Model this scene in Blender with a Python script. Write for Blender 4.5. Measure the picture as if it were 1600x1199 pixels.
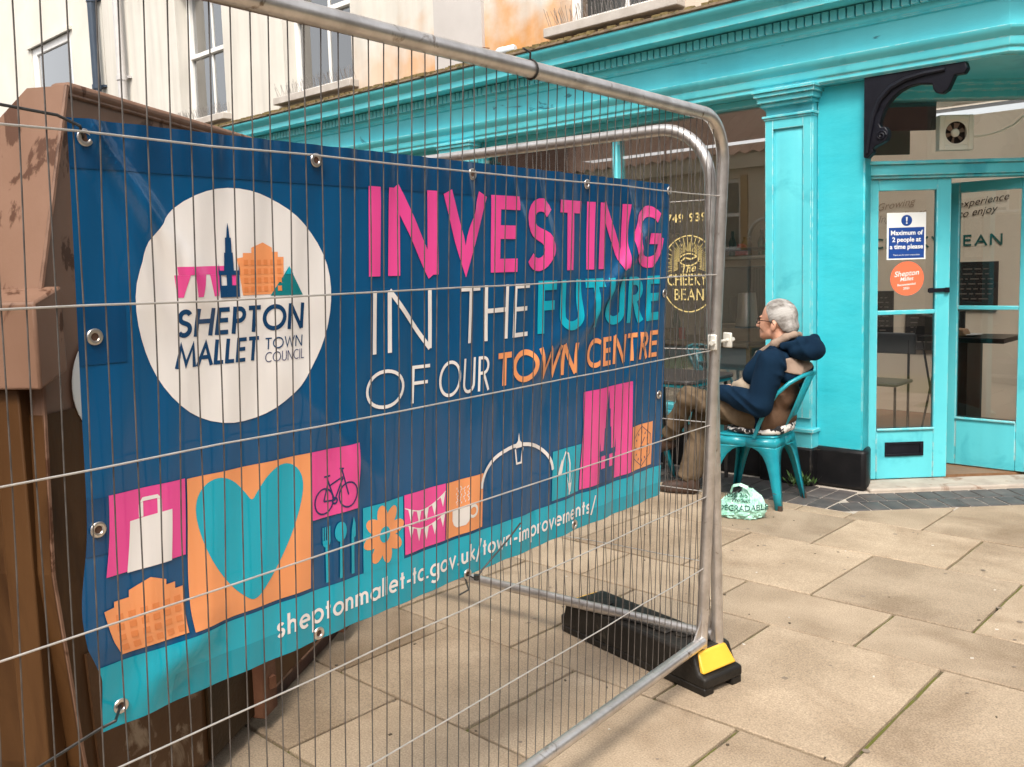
import bpy, bmesh, math, random
import numpy as np
from mathutils import Vector, Matrix, noise as mnoise
from mathutils.bvhtree import BVHTree
from mathutils.geometry import tessellate_polygon

# ------------------------------------------------------------------ scene, camera, light
for o in list(bpy.data.objects): bpy.data.objects.remove(o)
scene = bpy.context.scene
COL = scene.collection
R = math.radians
rnd = random.Random(7); ZZ0 = Vector((0, 0, 1))

cam_d = bpy.data.cameras.new('camera'); cam = bpy.data.objects.new('camera', cam_d); COL.objects.link(cam)
FW = Vector((-0.680546, 0.725720, -0.100937)); RT = Vector((0.731154, 0.681591, -0.029118)); UP = Vector((-0.047666, 0.093617, 0.994467))
m = Matrix.Identity(4)
for i in range(3): m[i][0] = RT[i]; m[i][1] = UP[i]; m[i][2] = -FW[i]
m[0][3], m[1][3], m[2][3] = 2.385, -5.80, 1.491
cam.matrix_world = m
cam_d.sensor_fit = 'HORIZONTAL'; cam_d.sensor_width = 36.0; cam_d.lens = 32.298; cam_d.shift_y = -0.0202
cam_d.clip_start = 0.05; cam_d.clip_end = 2000
scene.camera = cam

SUN_EL, SUN_AZ = R(52), R(146)          # azimuth clockwise from +Y: behind and right of the camera
w = bpy.data.worlds.new('World'); scene.world = w; w.use_nodes = True
nt = w.node_tree; nt.nodes.clear()
out = nt.nodes.new('ShaderNodeOutputWorld'); bg = nt.nodes.new('ShaderNodeBackground')
sky = nt.nodes.new('ShaderNodeTexSky'); sky.sky_type = 'NISHITA'; sky.sun_disc = False
sky.sun_elevation = SUN_EL; sky.sun_rotation = SUN_AZ; sky.air_density = 1.0; sky.dust_density = 4.0; sky.ozone_density = 1.0
hs = nt.nodes.new('ShaderNodeHueSaturation'); hs.inputs['Saturation'].default_value = 0.15
nt.links.new(sky.outputs[0], hs.inputs['Color']); nt.links.new(hs.outputs[0], bg.inputs[0])
bg.inputs[1].default_value = 0.13; nt.links.new(bg.outputs[0], out.inputs[0])

sun_d = bpy.data.lights.new('sun', 'SUN'); sun = bpy.data.objects.new('sun', sun_d); COL.objects.link(sun)
sun_d.energy = 1.35; sun_d.angle = R(15); sun_d.color = (1.0, 0.90, 0.76)
sdir = Vector((math.sin(SUN_AZ) * math.cos(SUN_EL), math.cos(SUN_AZ) * math.cos(SUN_EL), math.sin(SUN_EL)))
sun.rotation_euler = sdir.to_track_quat('Z', 'Y').to_euler(); sun.location = (3, -8, 9)
vs = scene.view_settings; vs.view_transform = 'Standard'; vs.look = 'None'; vs.gamma = 1.0; vs.exposure = 1.18
vs.use_curve_mapping = False
scene.render.resolution_x, scene.render.resolution_y = 1024, 767

# ------------------------------------------------------------------ materials
MATS = {}
def mat(name, c1, c2=None, rough=0.6, metal=0.0, scale=6.0, detail=6.0, lo=0.35, hi=0.65, bump=0.0, bscale=60.0,
        c3=None, s3=2.0, lo3=0.55, hi3=0.62, rvar=0.0, rand=0.0, coat=0.0, stretch=None, sub=0.0, dist=0.0, spec=0.5):
    """Principled material: noise blend c1..c2, optional patches of c3, optional per-object value jitter and bump."""
    if name in MATS: return MATS[name]
    M = bpy.data.materials.new(name); M.use_nodes = True; t = M.node_tree; N = t.nodes; L = t.links
    p = N['Principled BSDF']
    tc = N.new('ShaderNodeTexCoord'); co = tc.outputs['Object']
    if rand or stretch:
        mp = N.new('ShaderNodeMapping'); L.new(co, mp.inputs['Vector'])
        if stretch: mp.inputs['Scale'].default_value = stretch
        if rand:
            oi = N.new('ShaderNodeObjectInfo'); mu = N.new('ShaderNodeMath'); mu.operation = 'MULTIPLY'; mu.inputs[1].default_value = 37.0
            L.new(oi.outputs['Random'], mu.inputs[0]); cb = N.new('ShaderNodeCombineXYZ'); L.new(mu.outputs[0], cb.inputs[0]); L.new(mu.outputs[0], cb.inputs[1])
            L.new(cb.outputs[0], mp.inputs['Location'])
        co = mp.outputs[0]
    def nz(sc, de=detail, di=0.0):
        n = N.new('ShaderNodeTexNoise'); n.inputs['Scale'].default_value = sc; n.inputs['Detail'].default_value = de
        n.inputs['Roughness'].default_value = 0.6; n.inputs['Distortion'].default_value = di; L.new(co, n.inputs['Vector']); return n.outputs['Fac']
    def ramp(f, a, b):
        r = N.new('ShaderNodeMapRange'); r.inputs['From Min'].default_value = a; r.inputs['From Max'].default_value = b; L.new(f, r.inputs['Value']); return r.outputs[0]
    def mix(f, a, b):
        x = N.new('ShaderNodeMix'); x.data_type = 'RGBA'
        L.new(f, x.inputs['Factor'])
        for s, v in (('A', a), ('B', b)):
            k = [i for i in x.inputs if i.name == s and i.type == 'RGBA'][0]
            if isinstance(v, tuple): k.default_value = (*v, 1)
            else: L.new(v, k)
        return [o_ for o_ in x.outputs if o_.type == 'RGBA'][0]
    col = None
    if c2 is not None: col = mix(ramp(nz(scale, detail, dist), lo, hi), tuple(c1), tuple(c2))
    if c3 is not None: col = mix(ramp(nz(s3, 8.0, 0.6), lo3, hi3), col if col is not None else tuple(c1), tuple(c3))
    if rand:
        oi2 = N.new('ShaderNodeObjectInfo'); mr = N.new('ShaderNodeMapRange'); mr.inputs['To Min'].default_value = 1 - rand; mr.inputs['To Max'].default_value = 1 + rand
        L.new(oi2.outputs['Random'], mr.inputs['Value'])
        hv = N.new('ShaderNodeHueSaturation'); L.new(mr.outputs[0], hv.inputs['Value'])
        if col is not None: L.new(col, hv.inputs['Color'])
        else: hv.inputs['Color'].default_value = (*c1, 1)
        col = hv.outputs[0]
    if col is not None: L.new(col, p.inputs['Base Color'])
    else: p.inputs['Base Color'].default_value = (*c1, 1)
    p.inputs['Metallic'].default_value = metal
    if rvar:
        r_ = N.new('ShaderNodeMapRange'); r_.inputs['To Min'].default_value = max(0.02, rough - rvar); r_.inputs['To Max'].default_value = min(1, rough + rvar)
        L.new(nz(scale * 1.7), r_.inputs['Value']); L.new(r_.outputs[0], p.inputs['Roughness'])
    else: p.inputs['Roughness'].default_value = rough
    p.inputs['Specular IOR Level'].default_value = spec
    if coat: p.inputs['Coat Weight'].default_value = coat; p.inputs['Coat Roughness'].default_value = 0.12
    if bump:
        b = N.new('ShaderNodeBump'); b.inputs['Strength'].default_value = min(1.0, bump); b.inputs['Distance'].default_value = 0.004
        L.new(nz(bscale, 5.0), b.inputs['Height']); L.new(b.outputs[0], p.inputs['Normal'])
    MATS[name] = M; return M

def glass(name, tint=(0.92, 0.95, 0.95), refl=1.0, add=0.02):
    if name in MATS: return MATS[name]
    M = bpy.data.materials.new(name); M.use_nodes = True; t = M.node_tree; N = t.nodes; L = t.links; N.clear()
    o = N.new('ShaderNodeOutputMaterial'); tr = N.new('ShaderNodeBsdfTransparent'); gl = N.new('ShaderNodeBsdfGlossy'); mx = N.new('ShaderNodeMixShader')
    fr = N.new('ShaderNodeFresnel'); fr.inputs[0].default_value = 1.52
    ma = N.new('ShaderNodeMath'); ma.operation = 'MULTIPLY_ADD'; ma.inputs[1].default_value = refl; ma.inputs[2].default_value = add; ma.use_clamp = True
    tr.inputs[0].default_value = (*tint, 1); gl.inputs['Roughness'].default_value = 0.006
    L.new(fr.outputs[0], ma.inputs[0]); L.new(ma.outputs[0], mx.inputs[0]); L.new(tr.outputs[0], mx.inputs[1]); L.new(gl.outputs[0], mx.inputs[2]); L.new(mx.outputs[0], o.inputs[0])
    MATS[name] = M; return M

T_PAINT = lambda: mat('turquoise_paint', (0.085, 0.51, 0.59), (0.115, 0.57, 0.63), rough=0.36, scale=1.6, bump=0.4, bscale=11, rvar=0.1, c3=(0.05, 0.39, 0.47), s3=3.1, lo3=0.56, hi3=0.74)
T_RENDER = lambda: mat('turquoise_masonry', (0.028, 0.45, 0.54), (0.050, 0.51, 0.59), rough=0.42, scale=2.0, bump=1.0, bscale=5, rvar=0.1, stretch=(1.0, 1.0, 2.2))
T_WORN = lambda: mat('turquoise_frieze', (0.080, 0.51, 0.59), (0.115, 0.57, 0.63), rough=0.42, scale=1.2, bump=0.35, bscale=20, c3=(0.03, 0.17, 0.21), s3=2.9, lo3=0.635, hi3=0.68, stretch=(1.0, 1.0, 2.5))
BLACK_P = lambda: mat('black_plinth_paint', (0.005, 0.005, 0.006), (0.012, 0.011, 0.012), rough=0.45, spec=0.22, scale=5, bump=0.6, bscale=18, c3=(0.30, 0.27, 0.18), s3=5, lo3=0.74, hi3=0.76)
IRON = lambda: mat('black_cast_iron', (0.004, 0.004, 0.008), (0.009, 0.010, 0.016), spec=0.25, rough=0.42, bump=0.4, bscale=40)
CREAM = lambda: mat('cream_render', (0.60, 0.565, 0.505), (0.67, 0.635, 0.575), rough=0.85, scale=1.1, bump=0.25, bscale=30)
SILLM = lambda: mat('stone_sill', (0.40, 0.36, 0.32), (0.50, 0.46, 0.42), rough=0.85, scale=7, bump=0.4)
WHITE = lambda: mat('white_gloss', (0.76, 0.74, 0.71), (0.82, 0.80, 0.77), rough=0.35, scale=4)
GALV = lambda: mat('galvanised_tube', (0.50, 0.47, 0.45), (0.70, 0.67, 0.65), rough=0.33, metal=0.85, scale=14, bump=0.15, bscale=90, c3=(0.22, 0.17, 0.13), s3=22, lo3=0.62, hi3=0.72, rvar=0.12)
WIREM = lambda: mat('galvanised_wire', (0.070, 0.062, 0.058), (0.13, 0.115, 0.105), rough=0.5, metal=0.35, scale=30)
WIREH = lambda: mat('bright_wire', (0.46, 0.44, 0.41), (0.58, 0.55, 0.52), rough=0.42, metal=0.55, scale=30)
SKIPM = lambda: mat('skip_paint', (0.165, 0.088, 0.055), (0.215, 0.122, 0.082), rough=0.5, spec=0.25, scale=1.8, detail=8, bump=0.5, bscale=9, c3=(0.075, 0.032, 0.017), s3=5.5, lo3=0.585, hi3=0.615, stretch=(1.3, 1.3, .8), rvar=0.15)
RUSTM = lambda: mat('rusty_steel', (0.085, 0.028, 0.011), (0.14, 0.058, 0.028), rough=0.75, scale=8, bump=0.8, bscale=40)
SCRAPE = lambda: mat('scraped_skip_paint', (0.070, 0.032, 0.013), (0.11, 0.055, 0.026), rough=0.55, spec=0.2, scale=4, bump=0.6, bscale=22, c3=(0.26, 0.19, 0.13), s3=7.5, lo3=0.55, hi3=0.64)  # scraped paint; base also darkened for the shade low on the skip
def blackish(n='black_plastic'): return mat(n, (0.012, 0.012, 0.012), (0.028, 0.026, 0.024), rough=0.42, scale=12, bump=0.3, bscale=60)

def edge_wear(M, col=(0.50, 0.62, 0.60), r=0.007, th=0.48):
    if M.get('worn'): return M
    M['worn'] = 1; t = M.node_tree; N = t.nodes; L = t.links; p = N['Principled BSDF']; src = p.inputs['Base Color'].links[0].from_socket
    bv_ = N.new('ShaderNodeBevel'); bv_.samples = 3; bv_.inputs['Radius'].default_value = r; ge = N.new('ShaderNodeNewGeometry')
    dt = N.new('ShaderNodeVectorMath'); dt.operation = 'DOT_PRODUCT'; L.new(bv_.outputs[0], dt.inputs[0]); L.new(ge.outputs['Normal'], dt.inputs[1])
    tc = N.new('ShaderNodeTexCoord'); n = N.new('ShaderNodeTexNoise'); n.inputs['Scale'].default_value = 16; n.inputs['Detail'].default_value = 6; L.new(tc.outputs['Object'], n.inputs['Vector'])
    e = N.new('ShaderNodeMapRange'); e.inputs['From Min'].default_value = 0.995; e.inputs['From Max'].default_value = 0.90; L.new(dt.outputs['Value'], e.inputs['Value'])
    g = N.new('ShaderNodeMapRange'); g.inputs['From Min'].default_value = th; g.inputs['From Max'].default_value = th + .14; L.new(n.outputs['Fac'], g.inputs['Value'])
    mu = N.new('ShaderNodeMath'); mu.operation = 'MULTIPLY'; L.new(e.outputs[0], mu.inputs[0]); L.new(g.outputs[0], mu.inputs[1])
    x = N.new('ShaderNodeMix'); x.data_type = 'RGBA'; L.new(mu.outputs[0], x.inputs['Factor'])
    A = [i for i in x.inputs if i.name == 'A' and i.type == 'RGBA'][0]; B = [i for i in x.inputs if i.name == 'B' and i.type == 'RGBA'][0]
    L.new(src, A); B.default_value = (*col, 1); L.new([o_ for o_ in x.outputs if o_.type == 'RGBA'][0], p.inputs['Base Color']); return M
# ------------------------------------------------------------------ mesh helpers
class MB:
    def __init__(s): s.v = []; s.f = []
    def add(s, vs_, fs): n = len(s.v); s.v += [tuple(x) for x in vs_]; s.f += [tuple(n + i for i in q) for q in fs]; return s
    def box(s, x0, x1, y0, y1, z0, z1):
        v = [(x, y, z) for z in (z0, z1) for y in (y0, y1) for x in (x0, x1)]
        return s.add(v, [(0, 2, 3, 1), (4, 5, 7, 6), (0, 1, 5, 4), (1, 3, 7, 5), (3, 2, 6, 7), (2, 0, 4, 6)])
    def obox(s, c, ax, ay, az, hx, hy, hz):
        c = Vector(c); v = [c + ax * (i * hx) + ay * (j * hy) + az * (k * hz) for k in (-1, 1) for j in (-1, 1) for i in (-1, 1)]
        return s.add(v, [(0, 2, 3, 1), (4, 5, 7, 6), (0, 1, 5, 4), (1, 3, 7, 5), (3, 2, 6, 7), (2, 0, 4, 6)])
    def prism(s, pts, d):            # closed 3-D outline pushed along d
        n = len(pts); d = Vector(d); a = [Vector(p) for p in pts]; b = [p + d for p in a]
        return s.add(a + b, [tuple(range(n))[::-1], tuple(range(n, 2 * n))] + [(i, (i + 1) % n, n + (i + 1) % n, n + i) for i in range(n)])
    def sweep(s, prof, path):        # open profile list of (y,z) style Vectors per path station already placed
        n = len(prof)
        for st in path: s.v += [tuple(x) for x in st]
        return s
    def tube(s, pts, r, n=10, cap=True):
        pts = [Vector(p) for p in pts]; m_ = len(pts); base = len(s.v); up = None
        for i, p in enumerate(pts):
            t = (pts[min(i + 1, m_ - 1)] - pts[max(i - 1, 0)]).normalized()
            if up is None: up = t.orthogonal().normalized()
            up = (up - t * up.dot(t)).normalized(); sd = t.cross(up); rr = r[i] if isinstance(r, (list, tuple)) else r
            for k in range(n):
                a = 2 * math.pi * k / n; s.v.append(tuple(p + (up * math.cos(a) + sd * math.sin(a)) * rr))
        for i in range(m_ - 1):
            for k in range(n):
                a = base + i * n + k; b = base + i * n + (k + 1) % n; s.f.append((a, b, b + n, a + n))
        if cap: s.f.append(tuple(base + k for k in range(n))[::-1]); s.f.append(tuple(base + (m_ - 1) * n + k for k in range(n)))
        return s
    def lathe(s, prof, c=(0, 0, 0), n=20, axis=None, xa=None):
        c = Vector(c); az = Vector(axis or (0, 0, 1)).normalized(); ax = (Vector(xa) if xa else az.orthogonal()).normalized(); ay = az.cross(ax); b = len(s.v)
        for (r, z) in prof:
            for k in range(n):
                a = 2 * math.pi * k / n; s.v.append(tuple(c + az * z + (ax * math.cos(a) + ay * math.sin(a)) * r))
        for i in range(len(prof) - 1):
            for k in range(n):
                p, q = b + i * n + k, b + i * n + (k + 1) % n; s.f.append((p, q, q + n, p + n))
        s.f.append(tuple(b + k for k in range(n))[::-1]); s.f.append(tuple(b + (len(prof) - 1) * n + k for k in range(n)))
        return s
    def extrude_profile(s, prof, p0, p1, outx=(0, -1, 0)):
        """closed (out,z) profile run from p0 to p1 (mitres not handled)"""
        o = Vector(outx); a = [Vector(p0) + o * q[0] + Vector((0, 0, q[1])) for q in prof]
        return s.prism(a, Vector(p1) - Vector(p0))
    def mesh(s, name, sharp=35):
        me = bpy.data.meshes.new(name); me.from_pydata([tuple(x) for x in s.v], [], s.f)
        bm = bmesh.new(); bm.from_mesh(me); bmesh.ops.recalc_face_normals(bm, faces=bm.faces); bm.to_mesh(me); bm.free()
        for p in me.polygons: p.use_smooth = True
        me.set_sharp_from_angle(angle=R(sharp)); return me
    def build(s, name, mt, parent=None, bevel=0.0, sharp=35, **kw): return link(name, s.mesh(name, sharp), mt, parent, bevel, **kw)

def wloc(o):
    v = Vector((0, 0, 0))
    while o is not None: v += o.location; o = o.parent
    return v
def link(name, me, mt, parent=None, bevel=0.0, loc=(0, 0, 0), label=None, cat=None, group=None, kind=None):
    o = bpy.data.objects.new(name, me); COL.objects.link(o)
    if mt is not None and not me.materials: me.materials.append(mt)
    o.location = Vector(loc)
    if parent is not None: o.parent = parent; o.location = Vector(loc) - wloc(parent)
    if bevel:
        b = o.modifiers.new('bevel', 'BEVEL'); b.width = bevel; b.segments = 2; b.limit_method = 'ANGLE'; b.angle_limit = R(40); b.harden_normals = False
    tag(o, label, cat, group, kind); return o
def tag(o, label=None, cat=None, group=None, kind=None):
    for k, v in (('label', label), ('category', cat), ('group', group), ('kind', kind)):
        if v: o[k] = v
    return o
def thing(name, loc, label, cat, group=None):
    o = bpy.data.objects.new(name, None); COL.objects.link(o); o.location = loc; o.empty_display_size = 0.1; return tag(o, label, cat, group)

def grid_cut(polys, step_a, step_b):
    """2-D polygons cut by a grid, so that they can follow a rippled surface; returns bmesh in (a,b,0)"""
    bm = bmesh.new()
    for k, P in enumerate(polys):
        if sum(P[i][0] * P[(i + 1) % len(P)][1] - P[(i + 1) % len(P)][0] * P[i][1] for i in range(len(P))) < 0: P = P[::-1]
        vv = [bm.verts.new((p[0], p[1], k * 1e-4)) for p in P]
        if len(P) <= 4 and all((P[(i + 1) % len(P)][0] - P[i][0]) * (P[(i + 2) % len(P)][1] - P[(i + 1) % len(P)][1]) - (P[(i + 1) % len(P)][1] - P[i][1]) * (P[(i + 2) % len(P)][0] - P[(i + 1) % len(P)][0]) >= -1e-12 for i in range(len(P))):
            bm.faces.new(vv)
        else:
            for t in tessellate_polygon([[Vector((p[0], p[1], 0)) for p in P]]):
                a, b_, c = [P[i] for i in t]
                o_ = (b_[0] - a[0]) * (c[1] - a[1]) - (b_[1] - a[1]) * (c[0] - a[0])
                if abs(o_) < 1e-12: continue
                try: bm.faces.new([vv[i] for i in (t if o_ > 0 else t[::-1])])
                except ValueError: pass
    for ax, st in ((0, step_a), (1, step_b)):
        if not bm.verts: continue
        a0 = min(v.co[ax] for v in bm.verts); a1 = max(v.co[ax] for v in bm.verts)
        for i in range(int(math.floor(a0 / st)), int(math.ceil(a1 / st)) + 1):
            if a0 < i * st < a1:
                co = [0, 0, 0]; co[ax] = i * st; no = [0, 0, 0]; no[ax] = 1
                bmesh.ops.bisect_plane(bm, geom=bm.verts[:] + bm.edges[:] + bm.faces[:], plane_co=co, plane_no=no, dist=1e-6)
    return bm
def bm_obj(bm, name, mt, parent, fn, **kw):
    for v in bm.verts: v.co = fn(v.co.x, v.co.y, v.co.z)
    me = bpy.data.meshes.new(name); bm.to_mesh(me); bm.free()
    for p in me.polygons: p.use_smooth = True
    return link(name, me, mt, parent, **kw)

# --- signed-distance surface (for bodies, cloth, bags)
def rcone(a, b, r0, r1): return ('c', np.array(a, float), np.array(b, float), r0, r1)
def ell(c, r, rot=0.0, ax='y'): return ('e', np.array(c, float), np.array(r, float), rot, ax)
def sd(p, P):
    if p[0] == 'c':
        a, b, r0, r1 = p[1:]; ba = b - a; pa = P - a; t = np.clip((pa @ ba) / max(1e-9, ba @ ba), 0, 1)
        return np.linalg.norm(pa - t[..., None] * ba, axis=-1) - (r0 + (r1 - r0) * t)
    c, r, rot, ax = p[1:]; q = P - c
    if rot:
        s_, c_ = math.sin(rot), math.cos(rot)
        if ax == 'y': q = np.stack([q[..., 0] * c_ - q[..., 2] * s_, q[..., 1], q[..., 0] * s_ + q[..., 2] * c_], -1)
        elif ax == 'z': q = np.stack([q[..., 0] * c_ + q[..., 1] * s_, -q[..., 0] * s_ + q[..., 1] * c_, q[..., 2]], -1)
    k0 = np.linalg.norm(q / r, axis=-1); k1 = np.linalg.norm(q / (r * r), axis=-1) + 1e-9
    return k0 * (k0 - 1) / k1
def bounds(p, mg):
    if p[0] == 'c': r = max(p[3], p[4]); return np.minimum(p[1], p[2]) - r - mg, np.maximum(p[1], p[2]) + r + mg
    r = p[2].max() if p[3] else p[2]; return p[1] - r - mg, p[1] + r + mg
def sdf_mesh(name, prims, h=0.008, k=0.02, fn=None):
    mg = 3 * h + k
    lo = np.min([bounds(p, mg)[0] for p in prims], 0); hi = np.max([bounds(p, mg)[1] for p in prims], 0)
    n = np.ceil((hi - lo) / h).astype(int) + 1
    V = np.full(n, 0.2, np.float32); G = [lo[i] + h * np.arange(n[i]) for i in range(3)]
    for p in prims:
        a, b = bounds(p, mg + 0.03); i0 = np.clip(((a - lo) / h).astype(int), 0, n - 1); i1 = np.clip(((b - lo) / h).astype(int) + 2, 1, n)
        sl = tuple(slice(i0[i], i1[i]) for i in range(3))
        P = np.stack(np.meshgrid(*[G[i][sl[i]] for i in range(3)], indexing='ij'), -1)
        d = sd(p, P); o_ = V[sl]; hh = np.clip(0.5 + 0.5 * (o_ - d) / k, 0, 1)
        V[sl] = o_ * (1 - hh) + d * hh - k * hh * (1 - hh)
    if fn is not None:
        P = np.stack(np.meshgrid(*G, indexing='ij'), -1); V = fn(P, V)
    V[0], V[-1], V[:, 0], V[:, -1], V[:, :, 0], V[:, :, -1] = (0.2,) * 6
    S = V < 0; nx, ny, nz_ = V.shape; cs = (nx - 1, ny - 1, nz_ - 1)
    acc = np.zeros(cs + (3,)); cnt = np.zeros(cs)
    for ax in range(3):
        oth = [i for i in range(3) if i != ax]
        for u in (0, 1):
            for v in (0, 1):
                o0 = [0, 0, 0]; o0[oth[0]] = u; o0[oth[1]] = v; o1 = o0[:]; o1[ax] = 1
                A = V[tuple(slice(o0[i], o0[i] + cs[i]) for i in range(3))]; B = V[tuple(slice(o1[i], o1[i] + cs[i]) for i in range(3))]
                mk = (A < 0) != (B < 0); t = np.where(mk, A / np.where(mk, A - B, 1), 0)
                for i in range(3): acc[..., i] += np.where(mk, t if i == ax else o0[i], 0)
                cnt += mk
    act = cnt > 0; idx = -np.ones(cs, int); idx[act] = np.arange(act.sum())
    ijk = np.argwhere(act); vert = lo + h * (ijk + acc[act] / cnt[act][:, None])
    faces = []
    for ax in range(3):
        oth = [i for i in range(3) if i != ax]
        A = V[tuple(slice(0, V.shape[i] - 1) if i == ax else slice(1, V.shape[i] - 1) for i in range(3))]
        B = V[tuple(slice(1, V.shape[i]) if i == ax else slice(1, V.shape[i] - 1) for i in range(3))]
        e = np.argwhere((A < 0) != (B < 0)); 
        if not len(e): continue
        c = e.copy(); c[:, oth[0]] += 1; c[:, oth[1]] += 1
        q = []
        for du, dv in ((-1, -1), (0, -1), (0, 0), (-1, 0)):
            z = c.copy(); z[:, oth[0]] += du; z[:, oth[1]] += dv; q.append(idx[z[:, 0], z[:, 1], z[:, 2]])
        faces.append(np.stack(q, -1))
    F = np.concatenate(faces)
    me = bpy.data.meshes.new(name); me.from_pydata(vert.tolist(), [], F.tolist())
    bm = bmesh.new(); bm.from_mesh(me); bmesh.ops.recalc_face_normals(bm, faces=bm.faces)
    bmesh.ops.smooth_vert(bm, verts=bm.verts, factor=0.4, use_axis_x=True, use_axis_y=True, use_axis_z=True)
    bm.to_mesh(me); bm.free()
    for p in me.polygons: p.use_smooth = True
    return me

def arcp(cx, cy, rx, ry, a0, a1, n=14): return [(cx + rx * math.cos(R(a0 + (a1 - a0) * i / n)), cy + ry * math.sin(R(a0 + (a1 - a0) * i / n))) for i in range(n + 1)]
def stroke(pts, wd, closed=False):
    """2-D polyline -> list of quads with mitred joints"""
    P = [Vector(p) for p in pts]; n = len(P); Lf, Rt = [], []
    for i in range(n):
        if closed: a, b = P[i - 1], P[(i + 1) % n]
        else: a, b = P[max(i - 1, 0)], P[min(i + 1, n - 1)]
        d1 = (P[i] - a); d2 = (b - P[i]); d1 = d1.normalized() if d1.length > 1e-9 else d2.normalized(); d2 = d2.normalized() if d2.length > 1e-9 else d1
        n1 = Vector((-d1.y, d1.x)); n2 = Vector((-d2.y, d2.x)); nn = (n1 + n2); nn = nn.normalized() if nn.length > 1e-6 else n1
        k = wd / 2 / max(0.45, nn.dot(n1)); Lf.append(P[i] + nn * k); Rt.append(P[i] - nn * k)
    out_ = []
    for i in range(n if closed else n - 1):
        j = (i + 1) % n; out_.append([tuple(Lf[i]), tuple(Rt[i]), tuple(Rt[j]), tuple(Lf[j])])
    return out_
# geometric sans drawn as strokes: unit cap height, width given; strokes are polylines
GL = {}
def G_(ch, wd, *st): GL[ch] = (wd, st)
G_('I', .10, [(.05, 0), (.05, 1)]); G_('N', .66, [(.05, 0), (.05, 1)], [(.05, 1), (.61, 0)], [(.61, 0), (.61, 1)]); G_('V', .62, [(.02, 1), (.31, 0), (.60, 1)])
G_('E', .46, [(.05, 0), (.05, 1)], [(.05, .955), (.44, .955)], [(.05, .53), (.40, .53)], [(.05, .045), (.44, .045)])
G_('S', .48, arcp(.24, .74, .17, .215, 25, 255, 12) + arcp(.24, .27, .19, .225, 85, -150, 14)[1:]); G_('T', .50, [(0, .955), (.50, .955)], [(.25, 0), (.25, .955)])
G_('G', .78, arcp(.42, .5, .37, .46, 48, 350, 22) + [(.80, .50)], [(.46, .47), (.80, .47)]); G_('H', .62, [(.05, 0), (.05, 1)], [(.57, 0), (.57, 1)], [(.05, .54), (.57, .54)])
G_('F', .42, [(.05, 0), (.05, 1)], [(.05, .955), (.42, .955)], [(.05, .53), (.38, .53)]); G_('U', .56, [(.05, 1), (.05, .28)] + arcp(.28, .28, .23, .24, 180, 360, 12)[1:] + [(.51, 1)])
G_('R', .48, [(.05, 0), (.05, 1)], [(.05, .955), (.22, .955)] + arcp(.22, .735, .20, .22, 90, -90, 10)[1:] + [(.05, .515)], [(.22, .515), (.46, 0)])
G_('O', .88, arcp(.44, .5, .40, .46, 0, 360, 30)); G_('W', .90, [(.02, 1), (.24, 0), (.45, .95), (.66, 0), (.88, 1)]); G_('C', .66, arcp(.42, .5, .38, .46, 52, 308, 22))
G_('P', .46, [(.05, 0), (.05, 1)], [(.05, .955), (.22, .955)] + arcp(.22, .71, .20, .245, 90, -90, 10)[1:] + [(.05, .465)]); G_('M', .80, [(.02, 0), (.14, 1), (.40, .15), (.66, 1), (.78, 0)])
G_('A', .66, [(.02, 0), (.33, 1), (.64, 0)], [(.14, .33), (.52, .33)]); G_('L', .38, [(.05, 0), (.05, 1)], [(.05, .045), (.38, .045)]); G_(' ', .30); G_('K', .52, [(.05, 0), (.05, 1)], [(.48, 1), (.06, .5)], [(.12, .55), (.52, 0)]); G_('Y', .54, [(.02, 1), (.27, .48), (.52, 1)], [(.27, 0), (.27, .5)])
G_('B', .48, [(.05, 0), (.05, 1)], [(.05, .955), (.2, .955)] + arcp(.2, .745, .18, .21, 90, -90, 8)[1:] + [(.05, .535)], [(.2, .535)] + arcp(.2, .29, .22, .245, 90, -90, 8)[1:] + [(.05, .045)])
XH = .62
def ring_(cx): return arcp(cx, XH / 2, .25, .29, 0, 360, 20)
G_('s', .36, arcp(.17, .455, .12, .135, 30, 260, 9) + arcp(.17, .175, .13, .145, 80, -150, 10)[1:]); G_('h', .46, [(.05, 0), (.05, 1)], [(.05, .30)] + arcp(.22, .36, .17, .23, 180, 0, 9) + [(.39, 0)])
G_('e', .56, [(.05, .32), (.51, .32)] + arcp(.28, .31, .24, .28, 10, 310, 18)); G_('p', .58, [(.05, -.38), (.05, XH)], ring_(.30)); G_('t', .26, [(.13, 0), (.13, .88)], [(0, .57), (.26, .57)])
G_('o', .58, arcp(.29, .31, .25, .28, 0, 360, 20)); G_('n', .46, [(.05, 0), (.05, XH)], [(.05, .30)] + arcp(.22, .36, .17, .23, 180, 0, 9) + [(.39, 0)])
G_('m', .72, [(.05, 0), (.05, XH)], [(.05, .34)] + arcp(.20, .40, .15, .19, 180, 0, 8) + [(.35, 0)], [(.35, .34)] + arcp(.50, .40, .15, .19, 180, 0, 8) + [(.65, 0)])
G_('a', .60, arcp(.29, .31, .25, .28, 0, 360, 20), [(.55, 0), (.55, XH)]); G_('l', .10, [(.05, 0), (.05, 1)]); G_('-', .30, [(.02, .29), (.28, .29)]); G_('c', .46, arcp(.29, .31, .25, .28, 48, 312, 16)); G_('.', .14, [(.07, -.01), (.07, .11)])
G_('g', .60, arcp(.29, .31, .25, .28, 0, 360, 20), [(.55, XH), (.55, -.12)] + arcp(.30, -.14, .25, .22, 0, -150, 9)[1:]); G_('v', .46, [(.02, XH), (.23, 0), (.44, XH)]); G_('u', .46, [(.05, XH), (.05, .24)] + arcp(.22, .24, .17, .22, 180, 360, 9)[1:] + [(.39, XH)], [(.40, 0), (.40, .24)])
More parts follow.
